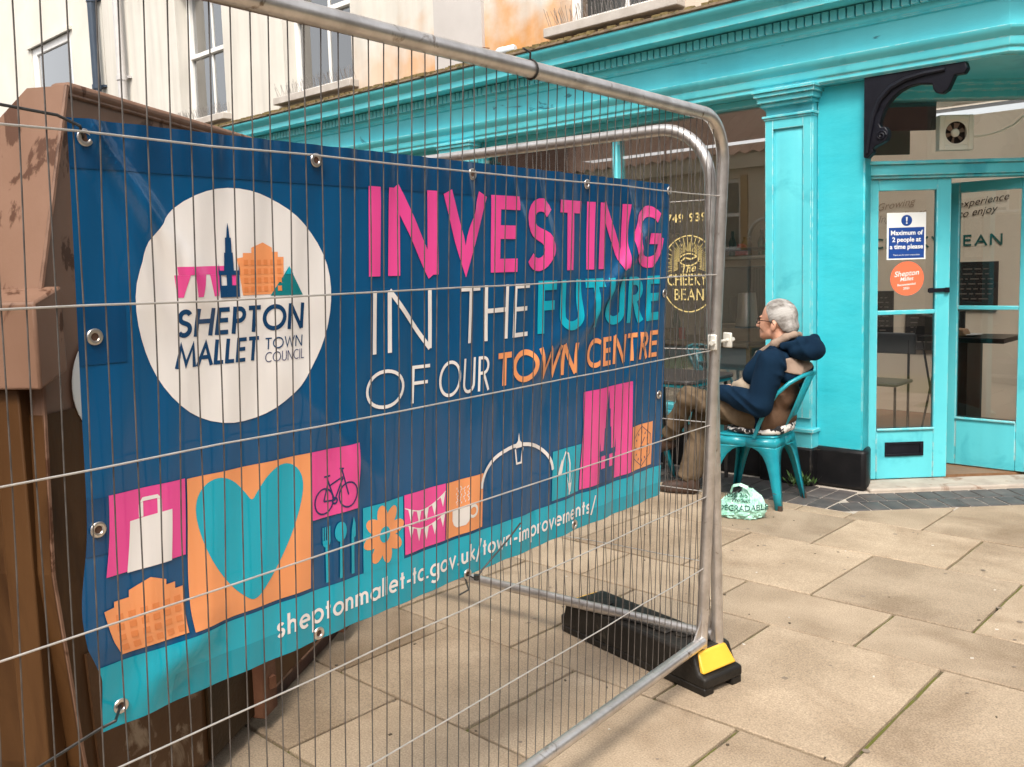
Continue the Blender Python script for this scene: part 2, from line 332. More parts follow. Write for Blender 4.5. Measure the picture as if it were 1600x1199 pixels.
G_('k', .42, [(.05, 0), (.05, 1)], [(.38, XH), (.06, .30)], [(.12, .36), (.42, 0)]); G_('/', .40, [(.02, -.22), (.38, 1.08)]); G_('w', .66, [(.02, XH), (.18, 0), (.33, .58), (.48, 0), (.64, XH)]); G_('i', .10, [(.05, 0), (.05, XH)], [(.05, .76), (.05, .88)]); G_('r', .28, [(.05, 0), (.05, XH)], [(.05, .30)] + arcp(.22, .36, .17, .23, 180, 70, 6))
def lettering(txt, x0, x1, z0, H, wt, gap=.10, shear=0.0, split=False):
    """strokes of txt fitted from x0 to x1 on baseline z0, cap height H, weight wt (fraction of H)"""
    tot = sum(GL[c][0] for c in txt) + gap * (len(txt) - 1); sx = (x1 - x0) / tot; x = 0; polys = []; per = []
    for c in txt:
        polys_all = polys; polys = []
        wd, st = GL[c]
        for s_ in st:
            if any(abs(py - 1) < 1e-6 or abs(py) < 1e-6 for _, py in s_):
                n_ = len(s_); s_ = [(px, wt / 2 if abs(py - .045) < 1e-6 else 1 - wt / 2 if abs(py - .955) < 1e-6 else py) for px, py in s_]
                if c == 'U': s_ = [(px, .28 - (.28 - py) * (.28 - wt / 2) / .24 if py < .28 else py) for px, py in s_]
                if c in 'VWM': s_ = [(px, (wt * .95 - .02 if py < .3 else 1 - wt * .95 + .02) if 0 < i < n_ - 1 else py) for i, (px, py) in enumerate(s_)]
                if c == 'A': s_ = [(px, 1 - wt * .9 + .02 if py == 1 else py) for px, py in s_]
            elif c.isupper(): s_ = [(px, .5 + (py - .5) * (.5 - wt / 2) / .455) for px, py in s_]
            pts = [(x0 + (x + px) * sx + shear * H * py, z0 + py * H) for px, py in s_]
            dense = [pts[0]]
            for a, b in zip(pts, pts[1:]):
                L_ = math.hypot(b[0] - a[0], b[1] - a[1]); k = max(1, int(L_ / (0.05)))
                dense += [(a[0] + (b[0] - a[0]) * i / k, a[1] + (b[1] - a[1]) * i / k) for i in range(1, k + 1)]
            cl = math.hypot(pts[0][0] - pts[-1][0], pts[0][1] - pts[-1][1]) < 1e-6
            polys += stroke(dense[:-1] if cl else dense, wt * H, cl)
        x += wd + gap; per.append(polys); polys = polys_all + polys
    return [q for q in per if q] if split else polys
def text_obj(body, size, fn, name, mt, parent, align='CENTER', bold=0.0, space=1.0, **kw):
    cu = bpy.data.curves.new('t', 'FONT'); cu.body = body; cu.size = size; cu.align_x = align; cu.offset = bold; cu.space_character = space; cu.resolution_u = 4
    o = bpy.data.objects.new('t', cu); COL.objects.link(o); bpy.context.view_layer.update()
    me = bpy.data.meshes.new_from_object(o.evaluated_get(bpy.context.evaluated_depsgraph_get())); bpy.data.objects.remove(o)
    for v in me.vertices: v.co = fn(v.co.x, v.co.y)
    me.materials.clear(); me.name = name
    return link(name, me, mt, parent, **kw)

# ------------------------------------------------------------------ ground and paving
ASPH = mat('asphalt', (0.05, 0.048, 0.046), (0.075, 0.07, 0.066), rough=0.9, scale=30, bump=0.5, bscale=150)
MB().add([(-150, -150, -0.03), (150, -150, -0.03), (150, 150, -0.03), (-150, 150, -0.03)], [(0, 1, 2, 3)]).build('ground', ASPH, kind='structure')
BED = mat('joint_mortar_and_moss', (0.070, 0.050, 0.032), (0.13, 0.10, 0.07), rough=0.95, scale=40, bump=0.8, bscale=150, c3=(0.105, 0.110, 0.016), s3=6.0, lo3=0.37, hi3=0.50)
SLAB = mat('paving_slab', (0.285, 0.215, 0.146), (0.385, 0.298, 0.210), rough=0.85, scale=2.6, detail=12, bump=0.6, bscale=180, rand=0.17, c3=(0.175, 0.118, 0.070), s3=1.7, lo3=0.50, hi3=0.76, rvar=0.1)
# fine aggregate speckle added on top of the slab colour
def speckle(M, sc, dark, light):
    t = M.node_tree; N = t.nodes; L = t.links; p = N['Principled BSDF']; src = p.inputs['Base Color'].links[0].from_socket
    tc = N.new('ShaderNodeTexCoord'); n = N.new('ShaderNodeTexNoise'); n.inputs['Scale'].default_value = sc; n.inputs['Detail'].default_value = 3; L.new(tc.outputs['Object'], n.inputs['Vector'])
    mr = N.new('ShaderNodeMapRange'); mr.inputs['From Min'].default_value = 0.3; mr.inputs['From Max'].default_value = 0.7; mr.inputs['To Min'].default_value = dark; mr.inputs['To Max'].default_value = light
    L.new(n.outputs['Fac'], mr.inputs['Value']); h_ = N.new('ShaderNodeHueSaturation'); L.new(src, h_.inputs['Color']); L.new(mr.outputs[0], h_.inputs['Value']); L.new(h_.outputs[0], p.inputs['Base Color'])
speckle(SLAB, 170, 0.72, 1.30)
pave = MB().add([(-6, -7.2, -0.012), (6, -7.2, -0.012), (6, 1.2, -0.012), (-6, 1.2, -0.012)], [(0, 1, 2, 3)]).build('pavement', BED, kind='structure')

def clip(poly, a, b, c):                      # keep a*x+b*y<=c
    o_ = []
    for i in range(len(poly)):
        p, q = poly[i], poly[(i + 1) % len(poly)]; dp, dq = a * p[0] + b * p[1] - c, a * q[0] + b * q[1] - c
        if dp <= 0: o_.append(p)
        if dp * dq < 0: t = dp / (dp - dq); o_.append((p[0] + (q[0] - p[0]) * t, p[1] + (q[1] - p[1]) * t))
    return o_
def slab_piece(poly, name, mt, parent, z, h=0.03, bev=0.004):
    if len(poly) < 3: return
    ar = abs(sum(poly[i][0] * poly[(i + 1) % len(poly)][1] - poly[(i + 1) % len(poly)][0] * poly[i][1] for i in range(len(poly)))) / 2
    if ar < 0.004: return
    MB().prism([(x, y, z - h) for x, y in poly], (0, 0, h)).build(name, mt, parent, bevel=bev)
rows = [(-0.690, -1.272, .272), (-1.272, -1.992, .607), (-1.992, -2.412, .298), (-2.412, -3.265, .630), (-3.265, -3.835, .282), (-3.835, -4.29, -.060), (-4.29, -4.95, .282), (-4.95, -5.55, -.06), (-5.55, -6.3, .28), (-6.3, -7.1, -.06)]
for (ya, yb, off) in rows:
    k0 = int(-5.2 / .681)
    for k in range(k0, 8):
        xa = off + k * .681; xb = xa + .681
        if xb < -4.6 or xa > 4.2: continue
        j = lambda s=.003: rnd.uniform(-s, s)
        gx, gy = .0095, .0055
        gl, gr = rnd.uniform(.004, .0105), rnd.uniform(.004, .0105)
        cs_ = [(xa + gl, ya - gy), (xa + gl + j(), yb + gy), (xb - gr + j(), yb + gy), (xb - gr, ya - gy)]; poly = []
        for i in range(4):
            (x0, y0), (x1, y1) = cs_[i], cs_[(i + 1) % 4]; poly += [(x0 + (x1 - x0) * q / 6 + (j(.0022) if q else 0), y0 + (y1 - y0) * q / 6 + (j(.0016) if q else 0)) for q in range(6)]
        slab_piece(poly, 'paving_slab', SLAB, pave, rnd.uniform(-.002, .002))
# row against the brick border, cut along the splayed corner
CH = (0.707, -0.707, 0.0)
for xa, xb, ya in ((-4.6, -2.9, -.566), (-2.9, -1.9, -.566), (-1.9, -1.05, -.566), (-1.05, -.42, -.566), (-.42, -.10, -.566), (-.10, .205, -.566)):
    slab_piece([(xa + .004, ya), (xa + .004, -.687), (xb - .004, -.687), (xb - .004, ya)], 'paving_slab', SLAB, pave, rnd.uniform(-.001, .001))
for xa, xb in ((.205, .636), (.636, 1.31), (1.31, 1.99), (1.99, 2.7), (2.7, 3.4)):
    P_ = [(xa + .006, .62), (xa + .006, -.686), (xb - .006, -.686), (xb - .006, .62)]
    P_ = clip(P_, -.707, .707, -.505)
    slab_piece(P_, 'paving_slab', SLAB, pave, rnd.uniform(-.001, .001))

dbm = MB(); dbd = MB()
for k in range(70):
    x, y = rnd.uniform(-.6, 2.2), rnd.uniform(-4.4, -.7); a = rnd.uniform(0, 3); s_ = rnd.uniform(.0015, .0045); (dbm if k % 3 else dbd).obox((x, y, .0022), Vector((math.cos(a), math.sin(a), 0)), Vector((-math.sin(a), math.cos(a), 0)), ZZ0, s_ * 1.5, s_, .0015)
gum = MB()
for k in range(46):
    gum.lathe([(rnd.uniform(.005, .013), 0), (rnd.uniform(.003, .006), .0008)], (rnd.uniform(-.4, 2.0), rnd.uniform(-4.2, -.7), .0023), 9)
gum.build('gum_spots', mat('old_gum', (.17, .13, .095), (.24, .19, .145), rough=.8), pave, kind='stuff')
dbm.build('grit', mat('dark_grit', (.06, .045, .03), (.12, .09, .06), rough=.9), pave, kind='stuff'); dbd.build('chips', mat('pale_chips', (.55, .50, .44), rough=.8), pave, kind='stuff')
BRK = mat('blue_engineering_brick', (0.058, 0.052, 0.052), (0.105, 0.090, 0.085), rough=0.55, scale=9, bump=0.4, bscale=60, rand=0.22, c3=(0.15, 0.11, 0.09), s3=4, lo3=0.6, hi3=0.75)
MORT = mat('pale_mortar', (0.36, 0.31, 0.26), (0.48, 0.42, 0.36), rough=0.9, scale=20, bump=0.5)
border = MB().prism([(-6, -.560, -.010), (.216, -.560, -.010), (1.36, .590, -.010), (1.0, .955, -.010), (-.06, .0, -.010), (-6, .0, -.010)], (0, 0, .006)).build('brick_border', MORT, kind='structure')
def brick_row(p0, d, n, count, pitch, depth, inn, z=0.001):
    for k in range(count):
        a = Vector(p0) + Vector(d) * (k * pitch) ; g = .0045
        q = [a + Vector(d) * g + Vector(n) * (inn + g), a + Vector(d) * (pitch - g) + Vector(n) * (inn + g), a + Vector(d) * (pitch - g) + Vector(n) * (inn + depth - g), a + Vector(d) * g + Vector(n) * (inn + depth - g)]
        slab_piece([(v.x, v.y) for v in q], 'brick', BRK, border, z + rnd.uniform(-.001, .0015), h=.02, bev=.003)
brick_row((.030, -.04), (-1, 0), (0, -1), 38, .128, .262, .028)
brick_row((.030, -.04), (-1, 0), (0, -1), 38, .128, .228, .290)
s7 = .7071
for inn, dep, of in ((.112, .190, .0), (.302, .195, .055)):
    for k in range(16):
        t0 = -.42 + of + k * .121; g = .0045
        P_ = [(s7 * (t + n_), s7 * (t - n_)) for t, n_ in ((t0 + g, inn + g), (t0 + .121 - g, inn + g), (t0 + .121 - g, inn + dep - g), (t0 + g, inn + dep - g))]
        P_ = clip(clip(P_, -1, 0, -.042), 0, -1, .552)
        slab_piece(P_, 'brick', BRK, border, .001 + rnd.uniform(-.001, .0015), h=.02, bev=.003)

# ------------------------------------------------------------------ cafe building
def streaks(M, lo=.82):
    t = M.node_tree; N = t.nodes; L = t.links; p = N['Principled BSDF']; src = p.inputs['Base Color'].links[0].from_socket
    tc = N.new('ShaderNodeTexCoord'); mp = N.new('ShaderNodeMapping'); mp.inputs['Scale'].default_value = (5, 5, .35); L.new(tc.outputs['Object'], mp.inputs[0]); n = N.new('ShaderNodeTexNoise'); n.inputs['Scale'].default_value = 1.2; n.inputs['Detail'].default_value = 7; L.new(mp.outputs[0], n.inputs['Vector'])
    mr = N.new('ShaderNodeMapRange'); mr.inputs['From Min'].default_value = .42; mr.inputs['From Max'].default_value = .68; mr.inputs['To Min'].default_value = 1.0; mr.inputs['To Max'].default_value = lo; L.new(n.outputs['Fac'], mr.inputs['Value'])
    h_ = N.new('ShaderNodeHueSaturation'); L.new(src, h_.inputs['Color']); L.new(mr.outputs[0], h_.inputs['Value']); L.new(h_.outputs[0], p.inputs['Base Color']); return M
def stained():
    M = mat('stained_cream_render', (0.60, 0.565, 0.505), (0.67, 0.635, 0.575), rough=0.85, scale=1.1, bump=0.25, bscale=30)
    t = M.node_tree; N = t.nodes; L = t.links; p = N['Principled BSDF']; src = p.inputs['Base Color'].links[0].from_socket
    tc = N.new('ShaderNodeTexCoord'); sx = N.new('ShaderNodeSeparateXYZ'); L.new(tc.outputs['Object'], sx.inputs[0])
    n = N.new('ShaderNodeTexNoise'); n.inputs['Scale'].default_value = 3.4; n.inputs['Detail'].default_value = 9; L.new(tc.outputs['Object'], n.inputs['Vector'])
    def mr(s, a, b, c=0, d=1):
        x = N.new('ShaderNodeMapRange'); x.inputs['From Min'].default_value = a; x.inputs['From Max'].default_value = b; x.inputs['To Min'].default_value = c; x.inputs['To Max'].default_value = d; L.new(s, x.inputs['Value']); return x.outputs[0]
    def mul(a, b, op='MULTIPLY'):
        x = N.new('ShaderNodeMath'); x.operation = op; L.new(a, x.inputs[0]); L.new(b, x.inputs[1]); return x.outputs[0]
    zz = mr(mul(sx.outputs['Z'], mr(n.outputs['Fac'], .25, .75, -.38, .38), 'ADD'), 3.30, 3.86, 1, 0)
    f = mul(zz, mul(mr(sx.outputs['X'], -5.6, -3.6, 0, 1), mr(sx.outputs['X'], -2.45, -2.0, 1, .25)))
    x = N.new('ShaderNodeMix'); x.data_type = 'RGBA'; L.new(f, x.inputs['Factor'])
    A = [i for i in x.inputs if i.name == 'A' and i.type == 'RGBA'][0]; B = [i for i in x.inputs if i.name == 'B' and i.type == 'RGBA'][0]
    L.new(src, A); B.default_value = (0.62, 0.30, 0.10, 1); L.new([o_ for o_ in x.outputs if o_.type == 'RGBA'][0], p.inputs['Base Color'])
    return M
cafe = thing('cafe_building', (0, 0.2, 0), 'corner cafe building with turquoise shopfront below cream rendered upper wall', 'building')
def wall_holes(x0, x1, z0, z1, holes, y0, y1):
    xs = sorted({x0, x1, *[h[0] for h in holes], *[h[1] for h in holes]}); b = MB()
    for a, c in zip(xs, xs[1:]):
        hs_ = sorted([h for h in holes if h[0] < (a + c) / 2 < h[1]], key=lambda h: h[2]); z = z0
        for h in hs_: b.box(a, c, y0, y1, z, h[2]); z = h[3]
        b.box(a, c, y0, y1, z, z1)
    return b
UW = [(-8.58, -7.50, 3.40, 5.05), (-6.28, -5.10, 3.40, 5.05), (-2.42, -1.36, 3.38, 5.05)]
wall_holes(-10.62, -.60, 3.10, 7.0, UW, 0, .3).build('upper_wall', stained(), cafe)  # storey cut short at the corner to open sky over the added skylight
MB().box(-.9, -.60, .3, 1.15, 2.86, 7.0).build('side_wall', CREAM(), cafe); MB().box(-10.62, -.9, 1.0, 1.15, 2.86, 7.0).build('rear_wall', CREAM(), cafe)
MB().prism([(-.60, 0, 3.16), (.82, 0, 3.16), (1.46, .64, 3.16), (1.46, .9, 3.16), (-.60, .9, 3.16)], (0, 0, .10)).build('flat_roof', mat('lead_roof', (.20, .20, .21), rough=.6), cafe)  # low corner roof, shaped so daylight reaches the room behind
MB().prism([(-10.7, -.2, 7.0), (-.5, -.2, 7.0), (-.5, 1.25, 7.0), (-10.7, 1.25, 7.0)], (0, 0, .15)).build('roof', mat('slate', (.06, .06, .07), (.1, .1, .11), rough=.7), cafe)
MB().box(-3.86, -3.26, -.035, .0, 3.2, 6.9).build('wall_pier', mat('grey_painted_render', (.47, .44, .42), (.53, .50, .48), rough=.8, scale=2, bump=.2), cafe)
PANE = glass('window_glass', (.97, .97, .96), 1.7, .015)
SHOPG = glass('shop_glass', (.95, .95, .94), 3.0, .03)
PANE_UP = glass('upper_glass', (.62, .66, .70), 3.2, .16)
CURT = mat('net_curtain', (.34, .36, .41), (.50, .52, .56), rough=.9, scale=4, stretch=(6, 1, .6))
def sash(h, parent, y=.15):
    x0, x1, z0, z1 = h; zm = z0 + .80; b = MB(); t = .07
    for a, c, d, e in ((x0, x0 + t, z0, z1), (x1 - t, x1, z0, z1), (x0 + t, x1 - t, z1 - t, z1), (x0 + t, x1 - t, z0, z0 + t + .02)): b.box(a, c, y, y + .08, d, e)
    b.box(x0 + t, x1 - t, y - .02, y + .06, zm, zm + .05); xm = (x0 + x1) / 2
    b.box(xm - .014, xm + .014, y + .01, y + .05, z0 + .09, zm); b.box(xm - .014, xm + .014, y + .03, y + .07, zm + .05, z1 - t)
    f = b.build('upper_window', WHITE(), parent, bevel=.004)
    for a, c in ((x0 + t, xm - .014), (xm + .014, x1 - t)):
        MB().box(a, c, y + .028, y + .034, z0 + .09, zm).build('pane', PANE_UP, f); MB().box(a, c, y + .045, y + .051, zm + .05, z1 - t).build('pane', PANE_UP, f)
    MB().box(x0 + .01, x1 - .01, y + .13, y + .14, z0, z1).build('curtain', CURT, f)
    MB().box(x0 - .09, x1 + .09, -.11, y, z0 - .075, z0).build('sill', SILLM(), f, bevel=.008)
    sp = MB()
    for k in range(46):
        sxp = x0 - .05 + (x1 - x0 + .1) * k / 45 + rnd.uniform(-.008, .008)
        for yy in (-.07, .0):
            sp.tube([(sxp, yy, z0), (sxp + rnd.uniform(-.03, .03), yy + rnd.uniform(-.07, .03), z0 + rnd.uniform(.10, .15))], .0016, 4)
    sp.build('bird_spikes', mat('spike_steel', (.34, .31, .29), rough=.4, metal=.8), f, kind='stuff')
for h_ in UW: sash(h_, cafe)

# entablature swept round the splayed corner
STA = [(Vector((-10.62, 0)), Vector((0, -1))), (Vector((.82, 0)), Vector((.414, -1))), (Vector((1.46, .64)), Vector((1, -.414))), (Vector((1.46, 7)), Vector((1, 0)))]
def swept(prof):
    b = MB(); n = len(prof)
    for p, mv in STA: b.v += [(p.x + mv.x * q[0], p.y + mv.y * q[0], q[1]) for q in prof]
    for s in range(len(STA) - 1):
        for i in range(n): j = (i + 1) % n; b.f.append((s * n + i, s * n + j, (s + 1) * n + j, (s + 1) * n + i))
    b.f.append(tuple(range(n))); b.f.append(tuple(range(3 * n, 4 * n))); return b
swept([(-.05, 2.602), (.085, 2.602), (.095, 2.612), (.095, 2.636), (.103, 2.640), (.108, 2.648), (.108, 2.690), (.112, 2.694), (.128, 2.712), (.142, 2.730), (.145, 2.746), (-.05, 2.746)]).build('architrave', T_PAINT(), cafe, bevel=.002)
swept([(-.05, 2.746), (.075, 2.746), (.075, 2.902), (-.05, 2.902)]).build('frieze', T_WORN(), cafe)
swept([(-.05, 2.902), (.080, 2.902), (.092, 2.908), (.096, 2.920), (.110, 2.930), (.116, 2.942), (.116, 3.03), (-.05, 3.03)]).build('bed_moulding', T_PAINT(), cafe)
swept([(-.05, 3.03), (.255, 3.03), (.270, 3.036), (.270, 3.086), (.276, 3.090), (.284, 3.105), (.300, 3.114), (.318, 3.130), (.328, 3.148), (.328, 3.160), (-.05, 3.16)]).build('cornice', T_PAINT(), cafe, bevel=.002)
swept([(-.05, 3.16), (.334, 3.16), (.342, 3.168), (.334, 3.184), (.18, 3.235), (-.05, 3.285)]).build('flashing', mat('weathered_lead', (.085, .055, .030), (.17, .125, .08), rough=.9, scale=9, bump=1, bscale=30, c3=(.05, .05, .02), s3=6, lo3=.55, hi3=.62), cafe)
den = MB().box(-.021, .021, -.151, -.114, 2.958, 3.020).mesh('dentil')
for k in range(196): link('dentil', den, T_PAINT(), cafe, loc=(.80 - k * .054, 0, 0))
# moss and grit lying on the lead
gm = MB()
for k in range(420):
    x = rnd.uniform(-9, .8); y = -rnd.uniform(.20, .335); z = 3.185 + (.335 - abs(y)) * .33; s_ = rnd.uniform(.006, .02)
    gm.obox((x, y, z), Vector((1, .2, 0)).normalized(), Vector((-.2, 1, 0)).normalized(), Vector((0, 0, 1)), s_ * 1.6, s_, s_ * .7)
gm.build('gutter_moss', mat('dry_moss', (.10, .07, .025), (.20, .15, .06), rough=.95, scale=30), cafe, kind='stuff')

# shopfront bays
def pilaster(xc):
    x0, x1 = xc - .165, xc + .165
    b = MB().box(x0, x1, -.055, .05, .25, 2.602)
    f = b.build('pilaster', T_PAINT(), cafe, bevel=.004)
    fr = MB(); px0, px1, pz0, pz1 = xc - .105, xc + .105, .62, 2.36
    fr.box(x0 + .004, px0, -.075, -.055, .45, 2.44).box(px1, x1 - .004, -.075, -.055, .45, 2.44).box(px0, px1, -.075, -.055, pz1, 2.44).box(px0, px1, -.075, -.055, .45, pz0)
    fr.build('panel_frame', T_PAINT(), f, bevel=.003)
    v = [(px0 + .012, -.057, pz0 + .012), (px1 - .012, -.057, pz0 + .012), (px1 - .012, -.057, pz1 - .012), (px0 + .012, -.057, pz1 - .012), (px0 + .055, -.074, pz0 + .07), (px1 - .055, -.074, pz0 + .07), (px1 - .055, -.074, pz1 - .07), (px0 + .055, -.074, pz1 - .07)]
    MB().add(v, [(0, 1, 5, 4), (1, 2, 6, 5), (2, 3, 7, 6), (3, 0, 4, 7), (4, 5, 6, 7)]).build('raised_panel', T_PAINT(), f)
    MB().box(x0 - .012, x1 + .012, -.092, .0, 2.434, 2.450).box(x0 - .004, x1 + .004, -.082, .0, 2.42, 2.434).build('necking', T_PAINT(), f, bevel=.003)
    MB().box(x0 - .012, x1 + .012, -.10, .0, 2.505, 2.53).box(x0 - .03, x1 + .03, -.125, .0, 2.53, 2.566).box(x0 - .045, x1 + .045, -.145, .0, 2.566, 2.592).box(x0 - .055, x1 + .055, -.158, .0, 2.592, 2.612).build('capital', T_PAINT(), f, bevel=.003)
    MB().box(x0 - .02, x1 + .02, -.10, .0, .255, .36).box(x0 - .035, x1 + .035, -.115, .0, .36, .385).build('pedestal', T_PAINT(), f, bevel=.004)
    MB().box(x0 - .025, x1 + .025, -.112, .02, 0, .255).build('plinth', BLACK_P(), f, bevel=.012)
PIL = [-.455, -3.56, -6.7, -9.85]
for xc in PIL: pilaster(xc)
GY = .10
def shop_window(x0, x1, xm):
    z0, z1 = .40, 2.602; t = .035; b = MB()
    b.box(x0, x0 + t, .03, .14, z0, z1).box(x1 - t, x1, .03, .14, z0, z1).box(x0 + t, x1 - t, .03, .14, 2.555, z1).box(x0 + t, x1 - t, .03, .14, z0, z0 + .045)
    f = b.build('shop_window', T_PAINT(), cafe, bevel=.005)
    MB().box(xm - .022, xm + .022, .05, .135, z0 + .045, 2.555).build('mullion', T_PAINT(), f, bevel=.008)
    for a, c in ((x0 + t, xm - .022), (xm + .022, x1 - t)):
        MB().box(a, c, GY, GY + .006, z0 + .045, 2.555).build('pane', SHOPG, f)
        for s in (0, 1):   # rounded head corners
            xx = a if s == 0 else c; sg = 1 if s == 0 else -1; r = .13
            pts = [(xx, .06, 2.555)] + [(xx + sg * (r - r * math.cos(R(q))), .06, 2.555 - r + r * math.sin(R(q))) for q in range(0, 91, 10)]
            MB().prism(pts, (0, .07, 0)).build('head_corner', T_PAINT(), f, bevel=.003)
    MB().box(x0, x1, -.055, .14, .365, .40).build('sill', T_PAINT(), f, bevel=.008)
    MB().box(x0, x1, .0, .12, .25, .365).build('stall_riser', T_PAINT(), f)
    MB().box(x0, x1, -.03, .10, 0, .25).build('plinth', BLACK_P(), f, bevel=.01)
    return f
bays = [(PIL[1] + .166, PIL[0] - .166, -1.95), (PIL[2] + .166, PIL[1] - .166, -5.1), (PIL[3] + .166, PIL[2] - .166, -8.3)]
SW = [shop_window(*b_) for b_ in bays]
MB().box(-10.62, PIL[3] - .166, .0, .2, 0, 2.602).build('end_wall', T_RENDER(), cafe)
# masonry pier beside the door
MB().prism([(-.289, 0, .255), (.028, 0, .255), (-.002, .165, .255), (-.075, .24, .255), (-.10, .30, .255), (-.289, .30, .255)], (0, 0, 2.347)).build('door_pier', T_RENDER(), cafe, bevel=.01)
MB().prism([(-.289, -.030, 0), (.052, -.030, 0), (.060, .02, 0), (.012, .175, 0), (-.085, .255, 0), (-.289, .255, 0)], (0, 0, .262)).build('door_plinth', BLACK_P(), cafe, bevel=.022)
# door screen on the splay
D0 = Vector((-.018, .222, 0)); DD = Vector((s7, s7, 0)); DN = Vector((s7, -s7, 0)); ZZ = Vector((0, 0, 1))
def dbox(b, t0, t1, o0, o1, z0, z1, org=D0, d=DD, n=DN): return b.obox(org + d * ((t0 + t1) / 2) + n * ((o0 + o1) / 2) + ZZ * ((z0 + z1) / 2), d, n, ZZ, (t1 - t0) / 2, (o1 - o0) / 2, (z1 - z0) / 2)
b = MB(); dbox(b, -.085, -.016, -.09, .035, .03, 2.02); dbox(b, 1.09, 1.17, -.09, .035, .03, 2.02); df = b.build('door_frame', T_PAINT(), cafe, bevel=.006)
b = MB(); dbox(b, -.10, 1.30, -.09, .05, 2.022, 2.09); dbox(b, -.10, 1.30, -.07, .075, 2.09, 2.112); dbox(b, -.085, 1.17, -.09, .03, 2.004, 2.022); b.build('transom', T_PAINT(), cafe, bevel=.005)
b = MB(); dbox(b, -.10, 1.30, -.09, .04, 2.50, 2.60); dbox(b, -.10, 1.30, -.05, .085, 2.545, 2.60); dbox(b, -.10, 1.30, -.05, .13, 2.575, 2.60); b.build('fanlight_head', T_PAINT(), cafe, bevel=.004)
b = MB(); dbox(b, -.06, 1.25, -.032, -.026, 2.112, 2.50); b.build('fanlight_pane', PANE, cafe)
MB().prism([(-.29, .0, 2.598), (-.29, -.08, 2.598), (.82, -.08, 2.598), (1.44, .54, 2.598), (1.44, 1.6, 2.598), (.7, 1.3, 2.598), (-.15, .35, 2.598)], (0, 0, .004)).build('soffit', T_PAINT(), cafe)
def leaf(name, org, d, n, L_, **kw):
    b = MB(); st = .062; 
    dbox(b, 0, st, -.04, 0, .022, 2.0, org, d, n); dbox(b, L_ - .095, L_, -.04, 0, .022, 2.0, org, d, n)
    dbox(b, st, L_ - .095, -.04, 0, 1.928, 2.0, org, d, n); dbox(b, st, L_ - .095, -.038, -.002, 1.121, 1.150, org, d, n); dbox(b, st, L_ - .095, -.04, 0, .022, .352, org, d, n)
    o_ = b.build(name, T_PAINT(), cafe, bevel=.005)
    for z0, z1 in ((.352, 1.121), (1.150, 1.928)):
        g_ = MB(); dbox(g_, st, L_ - .095, -.023, -.017, z0, z1, org, d, n); g_.build('pane', PANE, o_)
    g_ = MB(); dbox(g_, st, L_ - .095, -.002, .014, .350, .366, org, d, n); g_.build('weather_bead', T_PAINT(), o_, bevel=.004)
    return o_
dl = leaf('door', D0 + DD * -.014, DD, DN, .541)
LO = D0 + DD * -.014
b = MB(); dbox(b, .118, .378, 0, .010, .176, .192, LO); dbox(b, .118, .378, 0, .010, .255, .271, LO); dbox(b, .118, .140, 0, .010, .192, .255, LO); dbox(b, .356, .378, 0, .010, .192, .255, LO); dbox(b, .140, .356, 0, .003, .192, .255, LO)
b.build('letterbox', IRON(), dl, bevel=.002)
b = MB(); dbox(b, .392, .535, 0, .012, 1.262, 1.288, LO); dbox(b, .395, .425, .012, .022, 1.258, 1.292, LO); dbox(b, .50, .53, .012, .022, 1.258, 1.292, LO); b.build('latch', IRON(), dl, bevel=.002)
# right leaf swung inward on its right-hand hinge
H1 = D0 + DD * 1.085 + DN * -.04; ld = Vector((-.985, .02, 0)).normalized(); ln = Vector((ld.y, -ld.x, 0))
if ln.y > 0: ln = -ln
dr = leaf('door', H1, ld, ln, .545)
b = MB(); dbox(b, -.10, 1.28, 0, .262, -.02, .022); b.build('doorstep', mat('concrete_step', (.33, .28, .235), (.43, .37, .31), rough=.85, scale=8, bump=.4, c3=(.20, .12, .08), s3=5, lo3=.55, hi3=.65), cafe, bevel=.012)
# iron brackets under the overhang
BP = [(.045, 2.598), (.628, 2.598), (.640, 2.560), (.623, 2.532), (.571, 2.532), (.552, 2.490), (.535, 2.455), (.504, 2.436), (.470, 2.444), (.452, 2.470), (.447, 2.500), (.372, 2.512), (.310, 2.505), (.261, 2.486), (.222, 2.458), (.193, 2.428), (.170, 2.390), (.154, 2.350), (.140, 2.310), (.150, 2.290), (.175, 2.290), (.192, 2.268), (.196, 2.235), (.182, 2.205), (.150, 2.190), (.120, 2.180), (.100, 2.164), (.106, 2.145), (.085, 2.125), (.068, 2.108), (.046, 2.116)]
def bracket(fn):
    b = MB(); fr_ = [fn(x, z, .030) for x, z in BP]; b.prism(fr_, fn(0, 0, -.030) - fn(0, 0, .030)); o_ = b.build('bracket', IRON(), cafe, bevel=.006)
    rb = MB(); c = [(.07, 2.14), (.085, 2.25), (.105, 2.36), (.145, 2.45), (.21, 2.515), (.30, 2.55), (.40, 2.565), (.52, 2.57)]
    rb.tube([fn(x, z, .034) for x, z in c], [.010, .014, .017, .018, .018, .017, .015, .012], 8); rb.build('rib', IRON(), o_)
    sc = MB(); sc.tube([fn(.155 + .030 * (1 - q / 26) * math.cos(q * .55), 2.237 + .030 * (1 - q / 26) * math.sin(q * .55), .033) for q in range(22)], .007, 6); sc.build('scroll', IRON(), o_)
bracket(lambda x, z, o: Vector((x, -.045 - o, z)))
bracket(lambda x, z, o: Vector((1.50 - (x - .045) * .6 + 0 * o, .74 - (x - .045) * .6 + o, z)))
